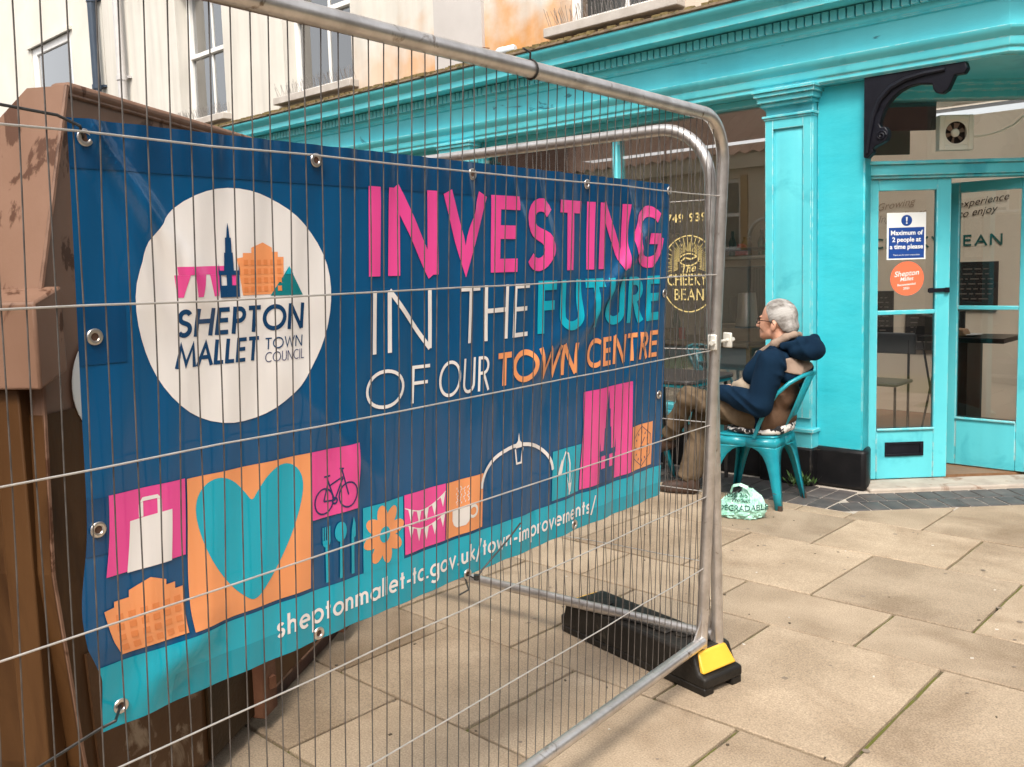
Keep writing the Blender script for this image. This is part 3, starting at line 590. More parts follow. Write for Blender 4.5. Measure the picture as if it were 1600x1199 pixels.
# second street front round the corner and the room inside
MB().prism([(.80, 1.02, 0), (1.10, .98, 0), (1.30, 1.25, 0), (1.0, 1.35, 0)], (0, 0, 2.602)).build('corner_pier', T_RENDER(), cafe)
MB().box(1.06, 1.26, 1.3, 5.2, 0, .42).build('side_stall_riser', T_PAINT(), cafe); MB().box(1.15, 1.156, 1.3, 5.2, .42, 2.602).build('side_pane', PANE, cafe)
INW = mat('interior_plaster', (.76, .65, .53), (.80, .70, .58), rough=.8, scale=1.5)
MB().box(-4.6, 1.15, 3.20, 3.30, .02, 2.75).build('interior_back_wall', INW, cafe); MB().box(-4.7, -4.6, .2, 3.7, .02, 2.75).build('interior_side_wall', INW, cafe)
MB().box(-10.5, -4.72, 1.2, 1.3, .02, 2.75).build('interior_partition', INW, cafe)
CEIL = mat('ceiling_paint', (.74, .70, .64), rough=.9)
MB().box(-10.6, 1.06, .16, 1.25, 2.78, 2.85).box(-10.6, -1.35, 1.25, 3.18, 2.78, 2.85).build('ceiling', CEIL, cafe)
MB().box(-1.35, 1.06, 1.25, 3.19, 2.80, 2.806).build('added_roof_light', PANE, cafe)  # invented skylight, added to bring daylight into the cafe room
MB().prism([(-10.6, .16, -.02), (-.1, .16, -.02), (-.1, .28, -.02), (.85, 1.2, -.02), (1.06, 1.3, -.02), (1.06, 6, -.02), (-10.6, 6, -.02)], (0, 0, .036)).build('interior_floor', mat('timber_floor', (.20, .10, .05), (.27, .14, .075), rough=.45, scale=5, stretch=(1, 8, 1)), cafe)
streaks(T_PAINT(), .93); streaks(T_WORN(), .92); streaks(T_RENDER(), .93); streaks(MATS['stained_cream_render'], .84); streaks(CREAM(), .86)
edge_wear(T_PAINT(), r=.010, th=.44); edge_wear(T_RENDER(), r=.012, th=.44); edge_wear(BLACK_P(), (.20, .17, .13), .01, .55)
# ------------------------------------------------------------------ pipes, neighbours, opposite side
def pipe(name, x, r, mt, label):
    b = MB().tube([(x, -r - .05, 3.3 if x > -10.5 else .0), (x, -r - .05, 6.9)], r, 14)
    o_ = b.build(name, mt, None, label=label, cat='drainpipe')
    for z in (4.15, 5.32): MB().lathe([(r + .012, 0), (r + .012, .06)], (x, -r - .05, z), 14).build('collar', mt, o_)
    for z in (4.18, 5.35): MB().box(x - r - .03, x + r + .03, -.05, 0, z, z + .03).build('bracket', mt, o_)
pipe('drainpipe', -9.93, .055, mat('pale_grey_pipe', (.50, .48, .47), (.56, .54, .53), rough=.4), 'pale grey drainpipe on the cream wall beside the sash window')
pipe('drainpipe', -10.70, .055, mat('dark_blue_pipe', (.03, .045, .07), (.04, .06, .09), rough=.4), 'dark blue drainpipe where the two cream buildings meet')
nb = thing('neighbour_house', (-13.5, .2, 0), 'plain cream rendered house with small white window beyond the drainpipes', 'house')
PALE = mat('pale_render', (.61, .575, .505), (.67, .64, .575), rough=.85, scale=1.3, bump=.25, bscale=25)
NH = (-13.25, -11.72, 3.7, 5.16)
wall_holes(-19, -10.64, 0, 7.4, [NH], .0, .3).build('wall', PALE, nb)
b = MB()
for a, c, d, e in ((NH[0], NH[0] + .16, NH[2], NH[3]), (NH[1] - .10, NH[1], NH[2], NH[3]), (NH[0] + .16, NH[1] - .10, NH[3] - .12, NH[3]), (NH[0] + .16, NH[1] - .10, NH[2], NH[2] + .1)): b.box(a, c, .02, .1, d, e)
nw = b.build('window', WHITE(), nb, bevel=.01); MB().box(NH[0] + .16, NH[1] - .10, .05, .056, NH[2] + .1, NH[3] - .12).build('pane', PANE_UP, nw)
MB().box(NH[0] + .3, NH[1] - .15, .2, .21, NH[2] + .1, NH[3] - .4).build('blind', WHITE(), nw)
MB().box(NH[0] - .08, NH[1] + .08, -.04, .02, NH[3], NH[3] + .05).build('drip_moulding', PALE, nw)
MB().box(-19, -10.6, -.15, 6, 7.4, 7.5).build('roof', MATS['slate'], nb)

oh = thing('opposite_house', (-6, -9.3, 0), 'low cream house with pantile roof across the street, seen reflected in the shop window', 'house')
OWN = [(-6.55, -5.95, 1.72, 3.0), (-9.6, -8.8, 1.7, 2.95), (-3.4, -2.5, 1.7, 2.95)]
OC = mat('warm_cream_render', (.62, .53, .41), (.68, .59, .47), rough=.85, scale=1.5)
wall_holes(-15, 0.5, -.03, 3.4, OWN, -9.3, -9.0).build('wall', OC, oh)
MB().box(-15.1, .6, -9.0, -8.86, 3.16, 3.42).build('fascia_board', OC, oh)
for x0, x1, z0, z1 in OWN:
    b = MB().box(x0, x0 + .07, -9.12, -9.05, z0, z1).box(x1 - .07, x1, -9.12, -9.05, z0, z1).box(x0 + .07, x1 - .07, -9.12, -9.05, z1 - .07, z1).box(x0 + .07, x1 - .07, -9.12, -9.05, z0, z0 + .07).box(x0 + .07, x1 - .07, -9.12, -9.05, (z0 + z1) / 2 - .03, (z0 + z1) / 2 + .03)
    f = b.build('window', WHITE(), oh); MB().box(x0 + .07, x1 - .07, -9.10, -9.09, z0 + .07, z1 - .07).build('pane', mat('dark_window', (.02, .05, .05), rough=.1), f)
    MB().box(x1, x1 + .14, -9.0, -8.97, z0 - .05, z1 + .05).build('surround', mat('ochre_surround', (.40, .25, .10), rough=.8), f); MB().box(x0 - .1, x1 + .2, -9.0, -8.92, z0 - .09, z0).build('sill', SILLM(), f)
b = MB(); TILE = mat('clay_pantile', (.40, .23, .16), (.50, .31, .23), rough=.85, scale=6, bump=.5)
nx_ = 240; 
for i in range(nx_ + 1):
    x = -15.1 + 15.7 * i / nx_; q = .03 * math.sin(i * 1.57)
    b.v += [(x, -8.80, 3.42 + q), (x, -11.0, 4.85 + q)]
for i in range(nx_): b.f.append((2 * i, 2 * i + 2, 2 * i + 3, 2 * i + 1))
b.build('roof', TILE, oh)
th = thing('tall_house', (-8, -12, 0), 'taller cream house behind the low pantiled roof across the street, seen only in reflection', 'house')
HOL = [(-10.4, -9.4, 5.2, 6.6), (-7.4, -6.4, 5.2, 6.6), (-4.4, -3.4, 5.2, 6.6)]
wall_holes(-15, .5, 0, 7.6, HOL, -11.4, -11.05).build('wall', CREAM(), th)
for x0, x1, z0, z1 in HOL:
    f = MB().box(x0, x1, -11.3, -11.25, z0, z1).build('window', MATS['dark_window'], th); MB().box(x0, x1, -11.24, -11.18, z0, z0 + .08).box(x0, x1, -11.24, -11.18, (z0 + z1) / 2, (z0 + z1) / 2 + .06).box(x0, x0 + .08, -11.24, -11.18, z0 + .08, z1).box(x1 - .08, x1, -11.24, -11.18, z0 + .08, z1).build('frame', WHITE(), f)

ch_ = thing('corner_house', (7.6, -8.0, 0), 'pinkish brick house with white ground floor behind the photographer, reflected in the door glass', 'house')
cd, cn = Vector((.7071, .7071, 0)), Vector((-.7071, .7071, 0)); C0 = Vector((9.9, -9.9, 0))
PKB = mat('pinkish_brick', (.30, .17, .13), (.40, .24, .19), rough=.85, scale=3, bump=.4, bscale=40)
def cbox(t0, t1, o0, o1, z0, z1): return MB().obox(C0 + cd * ((t0 + t1) / 2) + cn * ((o0 + o1) / 2) + ZZ * ((z0 + z1) / 2), cd, cn, ZZ, (t1 - t0) / 2, (o1 - o0) / 2, (z1 - z0) / 2)
cbox(-9, 9, -4, 0, 2.3, 5.6).build('upper_storey', PKB, ch_); cbox(-9, 9, -4, .02, -.03, 2.3).build('ground_floor', OC, ch_); cbox(-9, 9, -.01, .08, 2.2, 2.4).build('string_course', WHITE(), ch_)
for t in (-6.5, -3.6, -.7, 2.2, 5.1):
    f = cbox(t, t + 1.0, .0, .03, 3.2, 4.8).build('window', WHITE(), ch_); cbox(t + .08, t + .92, .03, .035, 3.28, 4.72).build('pane', MATS['dark_window'], f); f = cbox(t + .2, t + 1.2, .02, .05, 0, 2.0).build('door', MATS['dark_window'], ch_)
sh_ = thing('side_street_house', (9.5, 5, 0), 'grey stone house down the side street, out of the picture to the right', 'house')
STN = mat('grey_stone', (.20, .165, .13), (.28, .235, .19), rough=.9, scale=3, bump=.5, bscale=12)
MB().box(9.0, 13, -2.5, 16, -.03, 5.8).build('wall', STN, sh_); MB().prism([(8.8, -2.7, 5.8), (13.2, -2.7, 5.8), (11, -2.7, 7.4)], (0, 18.9, 0)).build('roof', MATS['slate'], sh_)
for y in (-1, 2, 5, 8, 11):
    for z in (.9, 3.3): f = MB().box(8.96, 9.0, y, y + 1.0, z, z + 1.4).build('window', WHITE(), sh_); MB().box(8.95, 8.96, y + .08, y + .92, z + .08, z + 1.32).build('pane', MATS['dark_window'], f)
# ------------------------------------------------------------------ mesh fence panels
AC = Vector((.697, -3.069, 0)); AD = Vector((-.081, .9967, 0)); AN = Vector((.9967, .081, 0)); AU = (AN * .0553 + ZZ)
NRM = AD.cross(AU).normalized(); NRM = NRM if NRM.x > 0 else -NRM
def fa(s, z, o=0.0): return AC - AD * s + AU * z + NRM * o
def fence(name, fn, L_, levels, label, wires0, pitch, top_r=.15, seed=1):
    r_ = random.Random(seed); root = thing(name, fn(0, 0, 0), label, 'fence', 'wire mesh fence panels joined at a corner')
    zt, zb, rt = levels[0], levels[-1], .0205
    def corner(sgn, s0): return [fn(s0 + sgn * (top_r - top_r * math.cos(R(a))), zt - top_r + top_r * math.sin(R(a)), 0) for a in range(0, 91, 9)]
    path = [fn(0, .05, 0), fn(0, .6, 0), fn(0, 1.2, 0)] + corner(1, 0) + [fn(L_ * q, zt, 0) for q in (.25, .5, .75)] + corner(-1, L_)[::-1] + [fn(L_, 1.2, 0), fn(L_, .05, 0)]
    MB().tube(path, rt, 16).build('frame_tube', GALV(), root)
    MB().tube([fn(.015, zb, .008), fn(L_ * .5, zb, .008), fn(L_ - .015, zb, .008)], rt * .96, 16).build('bottom_rail', GALV(), root)
    for s in (0, L_):
        sg = 1 if s == 0 else -1
        MB().prism([fn(s + sg * .012, zb + .14, .002), fn(s + sg * .012, zb + .015, .002), fn(s + sg * .075, zb + .015, .002), fn(s + sg * .03, zb + .07, .002)], NRM * .005).build('gusset', GALV(), root)
    k = 0; s = wires0
    while s < L_ - .015:
        d0 = min(s, L_ - s); top = zt if d0 > top_r else zt - top_r + math.sqrt(max(0, top_r ** 2 - (top_r - d0) ** 2))
        A, B = r_.uniform(-.0034, .0034), r_.uniform(-.0024, .0024); ph = r_.uniform(0, 6)
        zs = [zb + (top - zb) * i / 14 for i in range(15)]
        pts = [fn(s + A * math.sin(z * 4 + ph) + B * math.sin(z * 9 + ph * 2) + (.004 * math.sin((z - top) * 30) if z > top - .2 and 0 else 0), z, -.0012) for z in zs]
        MB().tube(pts, .00135, 6, False).build('wire', WIREM(), root); s += pitch; k += 1
    for z in levels[1:-1]:
        MB().tube([fn(.0 + L_ * i / 16, z + r_.uniform(-.002, .002) * (0 < i < 16), .0022) for i in range(17)], .0019, 7, False).build('cross_wire', WIREH(), root)
    return root
LV = [1.965, 1.713, 1.454, 1.200, .942, .691, .433, .165]
fence('mesh_fence', fa, 3.45, LV, 'wire mesh fence panel with tubular steel frame carrying the blue banner', .035, .0395)
BC = Vector((.722, -2.985, 0)); BD = Vector((-.9955, -.095, 0)); BN = Vector((.095, -.9955, 0)); BU = ZZ + BN * .02
def fb(s, z, o=0.0): return BC + BD * s + BU * z + BN * o
fence('mesh_fence', fb, 3.45, [z - .005 for z in LV], 'wire mesh fence panel running behind the banner parallel to the cafe front', .03, .0395, top_r=.19, seed=5)
# clamp joining the two posts
ck = thing('fence_clamp', (.70, -3.03, 1.2), 'white zinc clamp bolting the two fence posts together', 'clamp')
ZN = mat('zinc', (.66, .64, .58), (.76, .74, .68), rough=.45, metal=.3, scale=30)
cc = fa(0, 1.228); 
MB().obox(cc - AD * .026 + NRM * .004, AD, NRM, ZZ, .006, .016, .026).build('jaw', ZN, ck, bevel=.004)
MB().obox(cc + AD * .082 + NRM * .008, AD, NRM, ZZ, .006, .016, .026).build('jaw', ZN, ck, bevel=.004)
MB().tube([cc - AD * .048 + NRM * .006, cc + AD * .125 + NRM * .010], .005, 8).build('bolt', ZN, ck)
for q, r_ in ((-.040, .009), (.096, .011), (.112, .008)): MB().lathe([(r_, -.007), (r_, .007)], cc + AD * q + NRM * (.010), 6, AD).build('nut', ZN, ck)
# foot block
ft = thing('ballast_block', (.402, -2.985, 0), 'black plastic fence foot with yellow reflector ends on the paving', 'fence foot')
fx = Vector((.980, -.185, 0)).normalized(); fyv = Vector((-fx.y, fx.x, 0)); F0 = Vector((.402, -2.985, 0))
def fp(x, y, z): return F0 + fx * x + fyv * y + ZZ * z
BP_ = mat('foot_plastic', (.008, .007, .006), (.020, .017, .014), rough=.5, spec=.3, scale=9, bump=.9, bscale=22, c3=(.075, .06, .045), s3=11, lo3=.60, hi3=.72)
W_ = .098; 
prof = [(-.392, .026), (-.392, .072), (-.372, .078), (-.355, .135), (-.338, .142), (.318, .142), (.336, .138), (.362, .072), (.395, .066), (.395, .026)]
b = MB().prism([fp(x, -W_, z) for x, z in prof], fyv * (2 * W_)); body = b.build('body', BP_, ft, bevel=.010)
for y0 in (-.097, .047): MB().prism([fp(-.388, y0, 0), fp(.391, y0, 0), fp(.391, y0 + .05, 0), fp(-.388, y0 + .05, 0)], (0, 0, .03)).build('runner', BP_, body, bevel=.006)
for x in (.20, -.02, -.22):
    MB().lathe([(.030, 0), (.030, .006), (.022, .008)], fp(x, .0, .141), 16).build('socket', BP_, body)
MB().prism([fp(.05, -.05, .1415), fp(.16, -.05, .1415), fp(.16, .05, .1415), fp(.05, .05, .1415)], (0, 0, .012)).build('grip', BP_, body, bevel=.006)
YEL = mat('yellow_reflector', (.74, .40, .035), (.80, .46, .05), rough=.4, scale=8)
for sg in (1, -1):
    a0, a1, a2 = (.322, .334, .368) if sg > 0 else (-.340, -.352, -.374)
    b = MB().prism([fp(a0 + .012 * sg, -.080, .146), fp(a0 + .012 * sg, .080, .146), fp(a1, .084, .139), fp(a2 + .006 * sg, .090, .074), fp(a2 + .006 * sg, -.090, .074), fp(a1, -.084, .139)][0:6], (0, 0, .001)) if 0 else MB()
    v = [fp(a0, -.070, .136), fp(a0, .070, .136), fp(a1 + .006 * sg, .072, .138), fp(a1 + .006 * sg, -.072, .138), fp(a2 + .010 * sg, -.086, .074), fp(a2 + .010 * sg, .086, .074), fp(a2 - .03 * sg, .084, .071), fp(a2 - .03 * sg, -.084, .071)]
    b.add(v, [(0, 1, 2, 3), (3, 2, 5, 4), (4, 5, 6, 7), (0, 3, 4, 7), (1, 6, 5, 2), (0, 7, 6, 1)]); b.build('reflector', YEL, ft, bevel=.006)

# ------------------------------------------------------------------ banner tied behind the mesh
def ridge(s, z, s0, z0, ang, wd, amp, ln, asym=0.0):
    """soft fold: centre line through (s0,z0) at angle ang (deg, in the x=-s, z plane)"""
    x, y = -(s - s0), z - z0; c, n_ = math.cos(R(ang)), math.sin(R(ang)); u = x * c + y * n_; v = -x * n_ + y * c
    wd = wd * (1 + asym * u / ln)
    return amp * math.exp(-(v / wd) ** 2) * math.exp(-(u / ln) ** 4)
def bwr(s, z):
    d = 0.0
    d += ridge(s, z, 2.045, 1.60, -55, .020, .015, .20, .6) + ridge(s, z, 2.075, 1.55, -66, .016, .007, .15, .5)
    d += ridge(s, z, .60, 1.47, 40, .026, .014, .26) + ridge(s, z, .80, 1.355, 30, .036, .010, .28) + ridge(s, z, .95, 1.60, -68, .018, .009, .13) + ridge(s, z, 1.25, 1.665, -75, .014, .006, .07)
    d += ridge(s, z, .53, 1.62, -62, .020, .008, .13) + ridge(s, z, .72, 1.15, 72, .04, .007, .22) + ridge(s, z, 1.66, 1.18, -50, .035, .008, .20) + ridge(s, z, .45, 1.30, 60, .022, .007, .2) + ridge(s, z, 1.08, 1.66, -60, .015, .006, .08) + ridge(s, z, .40, 1.55, 75, .018, .006, .15)
    d += .0032 * math.sin(s * 34 + 3 * math.sin(z * 5)) * max(0, 1 - abs(s - .70) / .70) + .0014 * math.sin(s * 61 + z * 9) + .0018 * math.sin(s * 13 - z * 7)
    if z > 1.635: d += .0034 * math.sin(s * 105 + 2 * math.sin(s * 17)) * (z - 1.635) / .10
    if s > 1.75 and z < .96:       # slack lower left corner
        f = min(1, (s - 1.75) / .25); d += f * (-.020 * max(0, (.90 - z) / .14) ** 1.3 + .016 * math.exp(-(((s - 2.03) + (z - .82) * .9) / .06) ** 2) * math.exp(-((z - .83) / .055) ** 2))
    return min(d, .0165)
SL, SR, ZB, ZT = 2.166, .308, .756, 1.736
def bpos(s, z, o=0.0): 
    zz = z
    if z < .80 and s > 1.6: zz = z - .018 * min(1, (s - 1.6) / .5) * (1 - (z - ZB) / .044) if z > ZB - .001 else z
    ws_ = max(0, (s - 1.85) / .31) ** 1.5; s2 = s + ws_ * (.016 * math.exp(-((z - .965) / .09) ** 2) - .016 * max(0, min(1, (.90 - z) / .06)))
    return fa(s2, zz, -.0225 + bwr(s, z) + o)
ban = thing('banner', fa(1.24, ZB), 'large blue vinyl town council banner tied behind the wire fence', 'banner')
def vinyl(n, c, r=.45): return mat(n, c, rough=r, bump=.06, bscale=260, coat=.9, spec=.15)
NAVY = vinyl('banner_blue', (.0002, .078, .205)); NAVYD = vinyl('banner_blue_doubled', (.0002, .054, .150)); TEAL = vinyl('banner_teal', (.003, .40, .53)); TEALD = vinyl('banner_teal_doubled', (.003, .31, .41)); PINK = vinyl('banner_pink', (.84, .075, .32)); ORNG = vinyl('banner_orange', (.90, .345, .135)); ORND = vinyl('banner_dark_orange', (.80, .26, .085)); BWHT = vinyl('banner_white', (.84, .80, .77)); INDG = vinyl('banner_indigo', (.012, .025, .12)); DKTL = vinyl('banner_dark_teal', (.005, .20, .22))
# cloth
bm = bmesh.new(); na, nb_ = 250, 130
gv = [[bm.verts.new(bpos(SL + (SR - SL) * i / na, ZB + (ZT - ZB) * j / nb_)) for j in range(nb_ + 1)] for i in range(na + 1)]
for i in range(na):
    for j in range(nb_): bm.faces.new((gv[i][j], gv[i + 1][j], gv[i + 1][j + 1], gv[i][j + 1]))
me = bpy.data.meshes.new('cloth'); bm.to_mesh(me); bm.free()
for p in me.polygons: p.use_smooth = True
cloth = link('cloth', me, NAVY, ban)
LAY = [0]
def art(name, polys, mt, layer, step=.0088):
    """flat print: polygons in (x=-s, z)"""
    LAY[0] += 1; base = .0013 + layer * .0006
    return bm_obj(grid_cut(polys, step, step * 1.2), name, mt, cloth, lambda x, y, k: bpos(-x, y, base + (k % .0012) * .1 + LAY[0] * 6e-6))
def letters(per, mt, layer):
    for P in per: art('letter', P, mt, layer)
def rect(s0, s1, z0, z1): return [(-s0, z0), (-s1, z0), (-s1, z1), (-s0, z1)]
art('hem', [rect(SL, SR, 1.662, ZT)], NAVYD, 0); art('teal_band', [[(-SL, .757), (-SR, .757), (-SR, .855), (-SL, .861)]], TEAL, 0)
art('hem', [rect(2.03, SR, .758, .800)], TEALD, .5)
for zc in (1.405, 1.098): art('reinforcement', [rect(SL, 2.088, zc - .045, zc + .048)], NAVYD, 0)
art('white_disc', [[(-1.868 + .204 * math.cos(a) * (1 + .03 * math.sin(3 * a + .5)), 1.440 + .208 * math.sin(a) * (1 + .02 * math.sin(3 * a + 1.0))) for a in [2 * math.pi * i / 56 for i in range(56)]]], BWHT, 0)
# logo in the disc
def viaduct(s0, s1, z0, z1):
    o_ = [[(-s0, z1), (-s1, z1), (-s1, z1 - .014), (-s0 + .003, z1 - .014)]]
    n = 3; L_ = (s0 - s1)
    for i in range(n + 1):
        xc = -s0 + .010 + (L_ - .012) * i / n; o_.append([(xc - .006, z0), (xc + .004, z0), (xc + .012, z1 - .0141), (xc - .013, z1 - .0141)])
    for i in range(n):
        xc = -s0 + .010 + (L_ - .012) * (i + .5) / n; w2 = (L_ - .012) / n / 2
        for sg in (-1, 1): o_.append([(xc + sg * w2 * .50, z1 - .0142), (xc + sg * w2 * .28, z1 - .0142), (xc + sg * w2 * .55, z1 - .026), (xc + sg * w2 * .62, z1 - .034), (xc + sg * w2 * .70, z1 - .034)])
    return o_
art('viaduct', viaduct(2.000, 1.885, 1.459, 1.511), PINK, 1)
def hall(x0, x1, z0, z1):
    H = z1 - z0; L_ = x1 - x0
    return [[(x0 + .10 * L_, z0), (x1 - .02 * L_, z0), (x1, z0 + .72 * H), (x1 - .12 * L_, z0 + .72 * H), (x1 - .12 * L_, z0 + .82 * H), (x1 - .24 * L_, z0 + .82 * H), (x1 - .24 * L_, z0 + .90 * H), (x0 + .56 * L_, z1), (x0 + .30 * L_, z0 + .90 * H), (x0 + .30 * L_, z0 + .80 * H), (x0 + .12 * L_, z0 + .80 * H), (x0 + .12 * L_, z0 + .72 * H), (x0, z0 + .70 * H)]]
def hallwin(x0, x1, z0, z1):
    o_ = []
    for r_ in range(4):
        for c in range(6):
            xa = x0 + (x1 - x0) * (.13 + .145 * c); za = z0 + (z1 - z0) * (.06 + .17 * r_); o_.append([(xa, za), (xa + (x1 - x0) * .085, za), (xa + (x1 - x0) * .085, za + (z1 - z0) * .10), (xa, za + (z1 - z0) * .10)])
    return o_
art('hall', hall(-1.878, -1.775, 1.458, 1.552), ORNG, 1); art('hall_windows', hallwin(-1.878, -1.775, 1.458, 1.552), ORND, 2)
def cross_(xc, z0, z1, w_):
    H = z1 - z0; f = lambda a, b: (xc + a * w_, z0 + b * H)
    return [[f(-.62, 0), f(-.16, 0), f(-.16, .16), f(-.50, .16), f(-.50, .30), f(-.62, .30)], [f(.16, 0), f(.62, 0), f(.62, .30), f(.50, .30), f(.50, .16), f(.16, .16)], [f(-.16, 0), f(.16, 0), f(.16, .30), f(-.16, .30)], [f(-.66, .30), f(.66, .30), f(.66, .36), f(-.66, .36)], [f(-.30, .36), f(.30, .36), f(.26, .60), f(.20, .60), f(.18, .80), f(.10, .80), f(.06, .92), f(0, 1), f(-.06, .92), f(-.10, .80), f(-.18, .80), f(-.20, .60), f(-.26, .60)], [f(-.66, .36), f(-.58, .36), f(-.62, .46)], [f(.58, .36), f(.66, .36), f(.62, .46)]]
art('spire', cross_(-1.895, 1.456, 1.586, .032), vinyl('logo_navy', (.004, .05, .14)), 3)
art('hill', [[(-1.806, 1.455), (-1.730, 1.454), (-1.763, 1.508)]], DKTL, 1); art('hill_top', [[(-1.772, 1.494), (-1.7535, 1.494), (-1.763, 1.5085)]], TEAL, 2)
LN = MATS['logo_navy']
letters(lettering('SHEPTON', -2.000, -1.733, 1.391, .048, .17, .13, .10, split=True), LN, 1); letters(lettering('MALLET', -2.002, -1.838, 1.339, .044, .16, .10, .10, split=True), LN, 1)
letters(lettering('TOWN', -1.822, -1.735, 1.357, .021, .12, .10, .10, split=True), LN, 1); letters(lettering('COUNCIL', -1.823, -1.732, 1.333, .0185, .09, .12, .10, split=True), INDG, 1)
# headline
letters(lettering('INVESTING', -1.556, -.362, 1.484, .182, .178, .165, split=True), PINK, 1)
letters(lettering('IN', -1.555, -1.372, 1.322, .132, .082, .10, split=True), BWHT, 1); letters(lettering('THE', -1.285, -1.015, 1.322, .132, .082, .10, .03, split=True), BWHT, 1); letters(lettering('FUTURE', -.978, -.362, 1.324, .135, .18, .13, .02, split=True), TEAL, 1)
letters(lettering('OF', -1.574, -1.385, 1.204, .083, .09, .14, .04, split=True), BWHT, 1); letters(lettering('OUR', -1.352, -1.178, 1.204, .083, .09, .12, .06, split=True), BWHT, 1); letters(lettering('TOWN', -1.140, -.805, 1.206, .082, .175, .08, .04, split=True), ORNG, 1); letters(lettering('CENTRE', -.755, -.362, 1.210, .082, .165, .12, .04, split=True), ORNG, 1)
letters(lettering('sheptonmallet-tc.gov.uk/town-improvements/', -1.803, -.690, .792, .042, .15, .14, split=True), BWHT, 1.5)
# picture tiles
art('tile', [rect(2.131, 1.992, 1.012, 1.147)], PINK, 0); b0 = -2.131
art('bag', [[(b0 + .035, 1.010), (b0 + .112, 1.010), (b0 + .112, 1.100), (b0 + .090, 1.099), (b0 + .036, 1.096)], [(b0 + .052, 1.0985), (b0 + .060, 1.0985), (b0 + .060, 1.124), (b0 + .052, 1.120)], [(b0 + .085, 1.0985), (b0 + .093, 1.0985), (b0 + .093, 1.122), (b0 + .085, 1.124)], [(b0 + .052, 1.1205), (b0 + .060, 1.1245), (b0 + .085, 1.1245), (b0 + .093, 1.1225), (b0 + .086, 1.131), (b0 + .059, 1.131)]], BWHT, 1)
art('hall', hall(-2.134, -1.997, .872, .992), ORNG, 1); art('hall_windows', hallwin(-2.134, -1.997, .872, .980), ORND, 2)
art('tile', [rect(1.988, 1.722, .868, 1.145)], ORNG, 0)
half = [(0, -.120), (.016, -.112), (.050, -.078), (.085, -.024), (.108, .032), (.118, .078), (.111, .108), (.090, .127), (.062, .130), (.034, .114), (.012, .088), (0, .070)]
hp2 = half + [(-x, z) for x, z in half[-2:0:-1]]
for _ in range(2): hp2 = [q for a, c in zip(hp2, hp2[1:] + hp2[:1]) for q in ((a[0] * .75 + c[0] * .25, a[1] * .75 + c[1] * .25), (a[0] * .25 + c[0] * .75, a[1] * .25 + c[1] * .75))]
art('heart', [[(-1.856 + x, 1.006 + z) for x, z in hp2]], TEAL, 1)
art('tile', [rect(1.718, 1.596, 1.006, 1.145)], PINK, 0)
bx = -1.718
def bike(x, z):
    P = stroke(arcp(x + .030, z + .033, .024, .026, 0, 360, 20)[:-1], .0035, True) + stroke(arcp(x + .093, z + .035, .024, .026, 0, 360, 20)[:-1], .0035, True)
    for a, c in (((.030, .033), (.042, .072)), ((.042, .072), (.058, .030)), ((.030, .033), (.058, .030)), ((.045, .062), (.078, .075)), ((.058, .030), (.078, .072)), ((.093, .035), (.075, .092)), ((.070, .094), (.080, .092)), ((.042, .07), (.039, .082)), ((.031, .083), (.047, .083))): P += stroke([(x + a[0], z + a[1]), (x + c[0], z + c[1])], .0034)
    P += stroke(arcp(x + .058, z + .029, .006, .006, 0, 360, 10)[:-1], .004, True); return P
art('bicycle', bike(bx, 1.006), INDG, 1)
cu = [stroke([(x, .985), (x, .957)], .0026)[0] for x in (-1.690, -1.6845, -1.679, -1.6735)] + [[(-1.6915, .957), (-1.672, .957), (-1.673, .948), (-1.679, .942), (-1.6845, .942), (-1.6905, .948)], [(-1.6845, .9419), (-1.679, .9419), (-1.677, .868), (-1.6835, .868)], [(-1.646 + .015 * math.cos(a), .967 + .021 * math.sin(a)) for a in [math.pi * i / 9 for i in range(18)]], [(-1.6485, .947), (-1.6435, .947), (-1.6425, .868), (-1.6495, .868)], [(-1.6165, .868), (-1.6085, .868), (-1.6095, .945), (-1.605, .948), (-1.6055, .975), (-1.6105, .990), (-1.6165, .965), (-1.6175, .945)]]
art('cutlery', cu, TEAL, 1)
art('tile', [rect(1.583, 1.463, .858, 1.001)], TEAL, 0)
fl = [[(-1.522 + .034 * math.cos(q) + .0275 * math.cos(t) * math.cos(q) - .0155 * math.sin(t) * math.sin(q), .930 + .040 * math.sin(q) + .0275 * math.cos(t) * math.sin(q) + .0155 * math.sin(t) * math.cos(q)) for t in [2 * math.pi * i / 16 for i in range(16)]] for q in [2 * math.pi * k / 8 + .2 for k in range(8)]]
art('flower', fl, ORNG, 1); art('flower_centre', [[(-1.522 + .0165 * math.cos(t), .930 + .018 * math.sin(t)) for t in [2 * math.pi * i / 18 for i in range(18)]]], TEAL, 2)
art('tile', [rect(1.459, 1.325, .866, 1.002)], PINK, 0)
bt = []
for z0, z1, n in ((.972, .984, 5), (.935, .935, 5)):
    f = lambda u: z0 + (z1 - z0) * u - .022 * math.sin(math.pi * u); ln_ = [(-1.458 + .132 * i / 12, f(i / 12)) for i in range(13)]; bt += stroke(ln_, .0022)
    for i in range(n): u = (i + .35) / n; xx = -1.458 + .132 * u; bt.append([(xx, f(u)), (xx + .016, f(u + .12)), (xx + .0085, f(u + .06) - .030)])
art('bunting', bt, BWHT, 1)
art('tile', [rect(1.321, 1.192, .866, 1.001)], ORNG, 0)
cp = [[(-1.300, .930), (-1.238, .930), (-1.238, .906), (-1.244, .893), (-1.254, .886), (-1.284, .886), (-1.294, .893), (-1.300, .906)]] + stroke(arcp(-1.229, .915, .0145, .0135, 0, 360, 16)[:-1], .007, True)
for i in range(26):
    q = i / 26 * 9; cp += stroke([(-1.285 + .0125 * (i % 4) + .004 * math.sin(q * 3), .940 + .0016 * i), (-1.283 + .0125 * (i % 4) + .003 * math.sin(q * 2), .945 + .0016 * i)], .0022)
